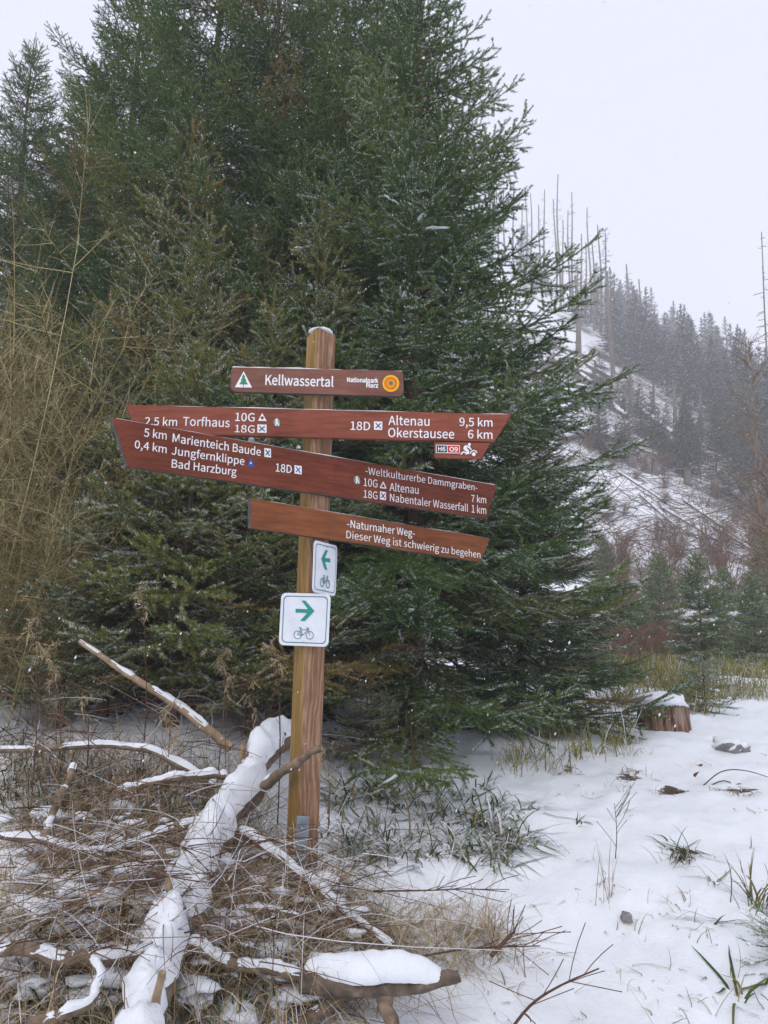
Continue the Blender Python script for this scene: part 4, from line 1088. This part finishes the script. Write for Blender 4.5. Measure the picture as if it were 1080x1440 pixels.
def blades(B, base, per, r, lmin, lmax, w_, spread, sag, tone=(.0, 1.0), frost=.25, K=6, clump=.04):
    n = len(base) * per; i = np.repeat(np.arange(len(base)), per)
    s = base[i] + np.column_stack([r.normal(0, clump, (n, 2)), np.full(n, -.02)])
    a = r.uniform(0, 6.28, n); t = r.random(n) ** .8 * spread
    d = nrm(np.stack([np.cos(a) * t, np.sin(a) * t, np.ones(n)], -1)); l_ = r.uniform(lmin, lmax, n)
    P = strands(n, K, s, d, l_, r.normal(0, .22, n), r, r.uniform(.3, 1.2, n) * sag)
    g_ = G(P[:, :, 0], P[:, :, 1]); P[:, 1:, 2] = np.maximum(P[:, 1:, 2], g_[:, 1:] + .006)
    side = nrm(np.cross(d, np.array([0, 0, 1.0]) + r.normal(0, .2, (n, 3))))
    W = w_ * r.uniform(.6, 1.2, (n, 1)) * np.array([.8, 1, 1, .9, .6, .1])[None, :K]
    v, f = ribbons(P, W, side)
    tn = np.repeat(r.uniform(*tone, n), K * 2)
    fr = np.repeat(np.where(r.random(n) < frost, r.uniform(.5, 1, n), 0), K).reshape(n, K) * np.linspace(.2, 1, K)[None]
    B.add(v, f, tone=tn, frost=np.repeat(fr.ravel(), 2))
    return B
r = np.random.default_rng(77)
# sedge in the middle, beside the post
pts = scatter_px(80, [(455, 1060), (560, 1075), (650, 1085), (745, 1130), (750, 1200), (690, 1225), (600, 1215), (470, 1225), (450, 1180)], r)
B = MB(); blades(B, pts, 16, r, .10, .33, .0085, 1.6, 1.0, (0, .95), .5)
tag(B.build('sedge_grass', M['sedge'], smooth=True), 'drooping dark green sedge dusted with snow right of the post', 'grass', kind='stuff')
# dry pale grass over the brush heap
pts = scatter_px(330, [(0, 1150), (150, 1130), (330, 1180), (460, 1230), (560, 1320), (640, 1345), (420, 1440), (0, 1440)], r)
B = MB(); blades(B, pts, 24, r, .12, .50, .0030, 1.6, .9, (.1, 1), .12, clump=.08)
pts = scatter_px(130, [(0, 1040), (150, 1060), (330, 1080), (400, 1190), (300, 1200), (0, 1150)], r)
blades(B, pts, 14, r, .15, .5, .0035, 1.2, .7, (0, .9), .15, clump=.07)
pts = scatter_px(22, [(600, 1320), (690, 1300), (740, 1330), (690, 1360), (600, 1350)], r)
blades(B, pts, 16, r, .08, .30, .003, 1.8, .5, (.2, .9), .1, clump=.04)
tag(B.build('dry_grass', M['dry_grass']), 'matted dry tan grass over the brush heap in the left foreground', 'grass', kind='stuff')
# green leaves low in the heap
pts = scatter_px(110, [(0, 1040), (150, 1080), (300, 1130), (260, 1180), (0, 1150)], r)
B = MB(); blades(B, pts, 9, r, .10, .3, .007, 1.3, .8, (0, .7), .25)
pts = scatter_px(70, [(250, 1380), (420, 1380), (440, 1440), (0, 1440), (0, 1390)], r)
blades(B, pts, 8, r, .10, .28, .006, 1.2, .7, (.1, .7), .2)
tag(B.build('green_undergrowth', M['sedge']), 'low green blades showing through the brush heap', 'grass', kind='stuff')
# loose twigs
def twigs(n, poly, r, l0, l1, rad, lift, flat_=.4, frost=.2, K=6, far=9):
    s = scatter_px(n, poly, r, far); s[:, 2] += r.uniform(0, lift, n)
    a = r.uniform(0, 6.28, n); d = nrm(np.stack([np.cos(a), np.sin(a), r.uniform(-.3, 1, n) * flat_], -1))
    P = strands(n, K, s, d, r.uniform(l0, l1, n), r.normal(0, .45, n), r, .2)
    P[:, :, 2] = np.maximum(P[:, :, 2], G(P[:, :, 0], P[:, :, 1]) + .004)
    v, f = tubes(P, (r.uniform(.5, 1.4, n) * rad)[:, None] * np.linspace(1, .35, K)[None], 4)
    B = MB(); B.add(v, f, tone=np.repeat(r.random(n), K * 4), frost=np.repeat(np.where(r.random(n) < frost, r.uniform(.3, .9, n), 0), K * 4)); return B
r = np.random.default_rng(78)
B = twigs(1050, [(0, 1160), (150, 1140), (330, 1180), (460, 1240), (540, 1320), (420, 1440), (0, 1440)], r, .12, .5, .0018, .26, .5, .2)
tag(B.build('brush_twigs', M['brown_twig']), 'tangle of thin dead twigs heaped around the fallen tree', 'twigs', kind='stuff')
B = twigs(380, [(0, 900), (330, 960), (400, 1060), (330, 1150), (0, 1180)], r, .15, .6, .0022, .3, 1.0, .08)
tag(B.build('dead_undergrowth', M['brown_twig']), 'dead brown stems standing under the spruces on the left', 'twigs', kind='stuff')
# brown dead lower twigs hanging under the left spruces
n = 2600; c = np.column_stack([r.uniform(-2.9, -.55, n), r.uniform(4.6, 6.2, n), np.zeros(n)]); c[:, 2] = G(c[:, 0], c[:, 1]) + r.uniform(.25, 1.25, n)
a = r.uniform(0, 6.28, n); d = nrm(np.stack([np.cos(a), np.sin(a), r.uniform(-.8, .3, n)], -1)); P = strands(n, 5, c, d, r.uniform(.1, .45, n), r.uniform(-.4, .4, n), r, .2)
v, f = tubes(P, .0028 * np.linspace(1, .4, 5)[None] * r.uniform(.6, 1.4, (n, 1)), 3); B = MB(); B.add(v, f, tone=np.repeat(r.random(n), 15), frost=0.0)
tag(B.build('dead_spruce_twigs', M['brown_twig']), 'mesh of dead brown twigs under the young spruces', 'twigs', kind='stuff')
# grass fringe at the foot of the big spruce and the yellow band beyond the stump
pts = scatter_px(46, [(700, 1060), (830, 1010), (890, 960), (930, 1020), (900, 1060), (800, 1090), (720, 1090)], r)
B = MB(); blades(B, pts, 13, r, .12, .42, .006, .8, .55, (.2, 1), .12)
tag(B.build('grass_fringe', M['yellow_grass']), 'olive grass fringe at the foot of the large dark spruce', 'grass', kind='stuff')
n = 1200; az = np.radians(r.uniform(9, 29, n)); rd = r.uniform(7.7, 14, n); q = np.stack([rd * np.sin(az), rd * np.cos(az), np.zeros(n)], -1)
q = q[~((az > R_(23)) & (rd < 9.0))]; q[:, 2] = G(q[:, 0], q[:, 1])
q = q[fbm(q[:, 0] * 1.3, q[:, 1] * 1.3, 61, 3) > -.12]
B = MB(); blades(B, q, 24, r, .10, .62, .007, .9, .55, (0, 1), .16, clump=.10)
tag(B.build('yellow_grass', M['yellow_grass']), 'band of tall yellow green grass beyond the stump', 'grass', kind='stuff')

# single tufts on the open snow
def tuft(px, py, per, l0, l1, wd, spread, sag, mat, label, tone=(0, 1), frost=.25, seed=0, clump=.02):
    r = np.random.default_rng(seed); g = GP(px, py); B = MB(); blades(B, np.array([g]), per, r, l0, l1, wd, spread, sag, tone, frost, clump=clump)
    B.V = [v - g for v in B.V]; o = B.build('grass_tuft', M[mat]); o.location = g; return tag(o, label, 'grass tuft')
tuft(960, 1205, 46, .08, .26, .006, 1.5, .9, 'sedge', 'dark green drooping tuft alone in the middle of the open snow', (0, .9), .2, 1, .05)
tuft(1000, 1240, 12, .10, .22, .005, 1.8, .9, 'sedge', 'sparse bent blades below the dark green tuft', (.6, 1), .1, 2)
tuft(1063, 1275, 26, .14, .32, .006, .8, .5, 'sedge', 'upright reddish green tuft at the right edge of the snow', (.3, 1), .05, 3, .03)
tuft(1010, 1300, 5, .10, .2, .008, 1.6, .3, 'sedge', 'few stiff green blades left of the upright tuft', (.2, .6), .0, 4)
tuft(1035, 1400, 9, .16, .34, .009, 1.6, 1.0, 'sedge', 'long bent blades at the lower right corner', (.3, 1), .05, 5)
tuft(855, 1275, 9, .18, .30, .003, .35, .1, 'dry_grass', 'bunch of thin upright dry stems in the snow right of the sedge', (0, .5), 0, 6)
tuft(893, 1088, 26, .06, .2, .005, 1.6, .9, 'dry_grass', 'brown flattened tuft on the snow below the stump', (0, .6), .1, 7, .05)
tuft(940, 1118, 18, .05, .16, .005, 1.6, .9, 'dry_grass', 'small brown tuft beside a dark hollow in the snow', (0, .5), .1, 8, .04)
tuft(1040, 1115, 30, .06, .2, .005, 1.5, .9, 'dry_grass', 'brown tuft under the arching bramble', (0, .7), .1, 9, .06)
tuft(815, 1160, 8, .08, .18, .006, 1.4, .6, 'sedge', 'small green sprig on the snow right of the sedge', (.1, .7), 0, 10)
tuft(790, 1085, 24, .08, .24, .005, 1.4, .8, 'dry_grass', 'loose dry tuft at the front of the spruce shade', (0, .7), .15, 11, .06)

# stray blades and stems poking through the snow
pts = scatter_px(85, [(480, 1230), (760, 1100), (900, 1040), (1080, 1060), (1080, 1440), (700, 1440), (680, 1300)], r)
B = MB(); blades(B, pts, 4, r, .04, .16, .0035, 1.4, .6, (0, 1), .15, clump=.03)
tag(B.build('stray_grass', M['dry_grass']), 'stray thin blades poking through the open snow', 'grass', kind='stuff')
# bramble with a few leaves
def leaf_mesh(B, p, d, s, tone, r):
    d = nrm(d); A = nrm(np.cross(d, [0, 0, 1.0] + r.normal(0, .3, 3))); U = np.cross(A, d)
    V = []
    for u in np.linspace(0, 1, 6):
        wd = s * .42 * math.sin(math.pi * min(1, u * .96 + .02)) ** .7
        c = p + d * s * u - np.array([0, 0, 1.0]) * s * .35 * u * u
        V += [c - A * wd + U * wd * .25, c, c + A * wd + U * wd * .25]
    idx = np.arange(18).reshape(6, 3); F = np.concatenate([np.stack([idx[:-1, k], idx[:-1, k + 1], idx[1:, k + 1], idx[1:, k]], -1) for k in (0, 1)])
    B.add(np.array(V), [F], tone=tone, frost=0.0)
r = np.random.default_rng(12)
g = GP(985, 1105); br = empty('bramble', tuple(g), 'arching bramble shoot with a few brown leaves at the right side of the snow', 'bramble')
for k, q in enumerate(([(985, 1108, 0), (1015, 1085, .03), (1050, 1084, .04), (1095, 1098, .03)], [(985, 1112, 0), (1020, 1098, .02), (1050, 1120, .01), (1062, 1130, 0)])):
    P = smooth_path([PX(x, y, g[1] + dy) - g for x, y, dy in q], 14); B = MB(); v, f = tubes(P[None], np.linspace(.004, .002, 14)[None], 4); B.add(v, f, tone=.2, frost=0.0); B.build('shoot', M['brown_twig'], br)
for x, y, tn in ((1052, 1105, .4), (1062, 1112, .1), (1070, 1108, .9), (986, 1078, .9), (983, 1085, 1.0), (1035, 1103, .5)):
    B = MB(); leaf_mesh(B, PX(x, y, g[1]) - g, r.normal(size=3) * [1, 1, .3], .055, tn, r); B.build('leaf', M['leaf'], br)

# dry weed stalks
def stalk(label, x, ybase, ytop, depth, plume, tone, seed, lean=0, rad=.0035):
    r = np.random.default_rng(seed); b_ = PX(x, ybase, depth); g_ = float(G(b_[0], b_[1])); t_ = PX(x + lean, ytop, depth)
    H = t_[2] - g_; e = empty('dry_stalk', (b_[0], b_[1], g_), label, 'dry plant')
    P = smooth_path([np.array([0, 0, -.03]), np.array([(t_[0] - b_[0]) * .35 + .01, 0, H * .5]), np.array([t_[0] - b_[0], 0, H])], 12)
    B = MB(); v, f = tubes(P[None], np.linspace(rad, rad * .4, 12)[None], 4); B.add(v, f, tone=tone, frost=0.0)
    n = 10; j = r.integers(3, 11, n); a = r.uniform(0, 6.28, n); d = nrm(np.stack([np.cos(a) * .7, np.sin(a) * .7, np.ones(n)], -1)); Q = strands(n, 4, P[j], d, r.uniform(.04, .16, n), r.uniform(-.2, .2, n), r)
    v, f = tubes(Q, .0012, 3); B.add(v, f, tone=tone, frost=0.0); B.build('stem', M['brown_twig'], e)
    if plume:
        n = int(plume * 150); t = r.random(n); c = P[-1] + np.stack([r.normal(0, .007, n) + .03 * np.sin(t * 7), r.normal(0, .007, n), (t - .75) * .20], -1)
        d = nrm(np.stack([r.normal(0, .6, n), r.normal(0, .6, n), r.uniform(-1, .5, n)], -1)); Q = strands(n, 4, c, d, r.uniform(.012, .045, n), r.uniform(-.9, .9, n), r, .4)
        v, f = ribbons(Q, .0028, nrm(np.cross(d, r.normal(size=(n, 3))))); B = MB(); B.add(v, f, tone=np.repeat(r.uniform(.5, 1, n), 8), frost=0.0); B.build('seed_head', M['dry_grass'], e)
stalk('dry weed stalk with a ragged seed head just left of the post', 390, 1170, 905, 3.5, .5, .25, 1, -2)
stalk('dry stalk with a pale drooping seed head between the pole and the fallen tree end', 308, 1040, 925, 3.9, .8, .5, 2, 10)
stalk('tall brown stalk rising beside the lower end of the leaning pole', 203, 1060, 830, 3.7, .5, .25, 3, -2)
stalk('tall brown stalk with fluffy pale tufts at the left edge', 46, 1110, 880, 3.4, .6, .25, 4, 3)
stalk('dry stalk with a bent pale seed head above the snow at the left', 86, 1080, 915, 3.6, 1.0, .4, 5, -12)
stalk('dry stalk with a curled pale seed head in front of the leaning pole', 232, 1075, 1000, 3.5, 1.0, .4, 6, 8)
stalk('thin reddish stalk leaning between the pole and the post', 352, 1090, 970, 3.7, .25, .2, 7, 2)
stalk('short pale seed head peeping out right behind the post', 462, 1120, 1062, 3.5, .5, .6, 8, -2)
stalk('thin bare stem standing in the open snow, right of the dry stem bunch', 866, 1255, 1130, 3.4, 0, .2, 9, -2, .0025)
stalk('dark thin stem at the left edge under the leaning pole', 120, 1085, 985, 3.5, .2, .1, 11, 4)

# twigs lying on the snow
for k, (q, rr, lb) in enumerate((([(700, 1475, 2.1), (745, 1415, 2.28), (790, 1385, 2.42), (842, 1362, 2.52)], .005, 'forked dark twig lying on the snow at the bottom centre'),
                                ([(590, 1345, 2.62), (650, 1335, 2.62), (700, 1332, 2.6), (760, 1330, 2.58)], .004, 'dry twig reaching onto the snow right of the log'),
                                ([(525, 1253, 2.95), (600, 1252, 2.95), (660, 1250, 2.95), (712, 1254, 2.95)], .0035, 'thin straight twig lying on the snow below the sedge'),
                                ([(690, 1345, 2.55), (715, 1318, 2.57), (724, 1310, 2.58)], .008, 'short stubby twig standing up from the dry tuft'))):
    P = smooth_path([PX(*c) for c in q], 16); P[:, 2] = np.maximum(P[:, 2], G(P[:, 0], P[:, 1]) + rr)
    r = np.random.default_rng(k + 200); B = MB(); v, f = tubes(P[None], np.linspace(rr, rr * .45, 16)[None], 5, True); B.add(v, f, tone=.25, frost=0.0)
    n = 9; j = r.integers(4, 15, n); T = nrm(np.gradient(P, axis=0)); d = nrm(T[j] + .7 * r.normal(size=(n, 3)) + [0, 0, .2]); Q = strands(n, 4, P[j], d, r.uniform(.05, .2, n), r.uniform(-.3, .3, n), r)
    Q[:, :, 2] = np.maximum(Q[:, :, 2], G(Q[:, :, 0], Q[:, :, 1]) + .004); v, f = tubes(Q, .0016, 3); B.add(v, f, tone=.3, frost=0.0)
    tag(B.build('fallen_twig', M['brown_twig']), lb, 'twig')

# ------------------------------------------------------------------ stump, stones
g = GP(934, 1026); st_ = empty('tree_stump', tuple(g), 'sawn reddish stump with a thick snow cap beside the large spruce', 'stump')
n = 40; a = np.linspace(0, 6.2832, n, endpoint=False); V = []; zs = np.linspace(-.12, .22, 9)
for z in zs:
    rr = .19 * (1 + .10 * np.exp(-max(z, 0) * 9)) * (1 + .05 * np.sin(a * 5 + 1) + .035 * np.sin(a * 11 + z * 3) + .02 * np.sin(a * 23))
    V.append(np.column_stack([rr * np.cos(a), rr * np.sin(a), np.full(n, z)]))
V = np.vstack(V); idx = np.arange(9 * n).reshape(9, n); F = np.stack([idx[:-1], np.roll(idx[:-1], -1, 1), np.roll(idx[1:], -1, 1), idx[1:]], -1).reshape(-1, 4)
B = MB(); B.add(V, [F, idx[-1][None]]); B.build('trunk', M['stump'], st_)
B = MB(); v, f = blob((-.03, 0, .22), (.235, .22, .075), 3, 3, .4); v[:, 2] = np.maximum(v[:, 2], .20 + .012 * np.sin(v[:, 0] * 30)); B.add(v, f); B.build('snow_cap', M['snow'], st_)
g = GP(1026, 1052); B = MB(); v, f = blob((0, 0, .0), (.10, .14, .07), 3, 8, .5); B.add(v, f); o = B.build('stone', M['rock']); o.location = g; o.rotation_euler = (0, 0, .4)
S = MB(); v, f = blob((-.004, .004, .028), (.10, .135, .055), 3, 8, .4); S.add(v, f); S.build('snow_cap', M['snow'], o); tag(o, 'snow covered flat stone on the path right of the stump', 'stone')
g = GP(881, 1296); B = MB(); v, f = blob((0, 0, .01), (.022, .03, .02), 2, 5, .5); B.add(v, f); o = B.build('stone', M['rock']); o.location = g; tag(o, 'small grey stone poking out of the smooth snow', 'stone')
# fallen snow lumps over the brush
r = np.random.default_rng(90); B = MB()
for c in scatter_px(260, [(0, 1170), (150, 1150), (320, 1190), (440, 1250), (540, 1330), (430, 1440), (0, 1440)], r):
    ln = r.uniform(.015, .075); v, f = blob(c + [0, 0, r.uniform(.0, .10)], (ln, ln * r.uniform(.4, .9), ln * r.uniform(.25, .45)), 2, int(r.integers(999)), .5); B.add(v, f)
tag(B.build('snow_clumps', M['snow']), 'clumps of snow caught in the brush heap', 'snow', kind='stuff')

# ------------------------------------------------------------------ falling snow
r = np.random.default_rng(98); n = 9000
c = np.column_stack([r.uniform(-4, 4, n), r.uniform(1.0, 7.5, n), r.uniform(.9, 6.0, n)])
c = c[~((c[:, 1] < 3.7) & (np.abs(c[:, 0] + .3) < 1.1) & (np.abs(c[:, 2] - 2.1) < .5))]; n = len(c)
O = np.array([[1, 0, 0], [-1, 0, 0], [0, 1, 0], [0, -1, 0], [0, 0, 1], [0, 0, -1.0]]); OF = np.array([[0, 2, 4], [2, 1, 4], [1, 3, 4], [3, 0, 4], [2, 0, 5], [1, 2, 5], [3, 1, 5], [0, 3, 5]])
sz = r.uniform(.0009, .0026, n)
V = c[:, None] + O[None] * sz[:, None, None] * np.array([1, 1, 1.9]) + (O[None, :, 2:3] * sz[:, None, None]) * np.array([.5, 0, 0])
B = MB(); B.add(V.reshape(-1, 3), [(OF[None] + 6 * np.arange(n)[:, None, None]).reshape(-1, 3)])
tag(B.build('falling_snow', M['snow']), 'snowflakes drifting down through the air', 'snow', kind='stuff')

# ------------------------------------------------------------------ haze of the snowfall
if HAZE:
    mt, nn, l, p = newmat('snowfall_haze'); nn.remove(p); pv = nn.new('ShaderNodeVolumePrincipled')
    pv.inputs['Color'].default_value = (.965, .97, 1, 1); pv.inputs['Density'].default_value = HAZE
    l(pv.outputs[0], nn['Material Output'].inputs['Volume'])
    X0, Z0, Z1 = 295, -6, 105
    V = np.array([[x, y, z] for z in (Z0, Z1) for y in (-X0, X0) for x in (-X0, X0)], float)
    F = np.array([[0, 2, 3, 1], [4, 5, 7, 6], [0, 1, 5, 4], [2, 6, 7, 3], [0, 4, 6, 2], [1, 3, 7, 5]])
    tag(link('haze', npmesh('haze', V, [F], mt, smooth=False)), 'pale haze of falling snow over the valley', 'haze', kind='stuff')
print('SHOOTS', A_['n'], len(A_['F']), B_['n'], len(B_['F']), Y_['n'], len(Y_['F']), Z_['n'], len(Z_['F']), 'far', cnt)
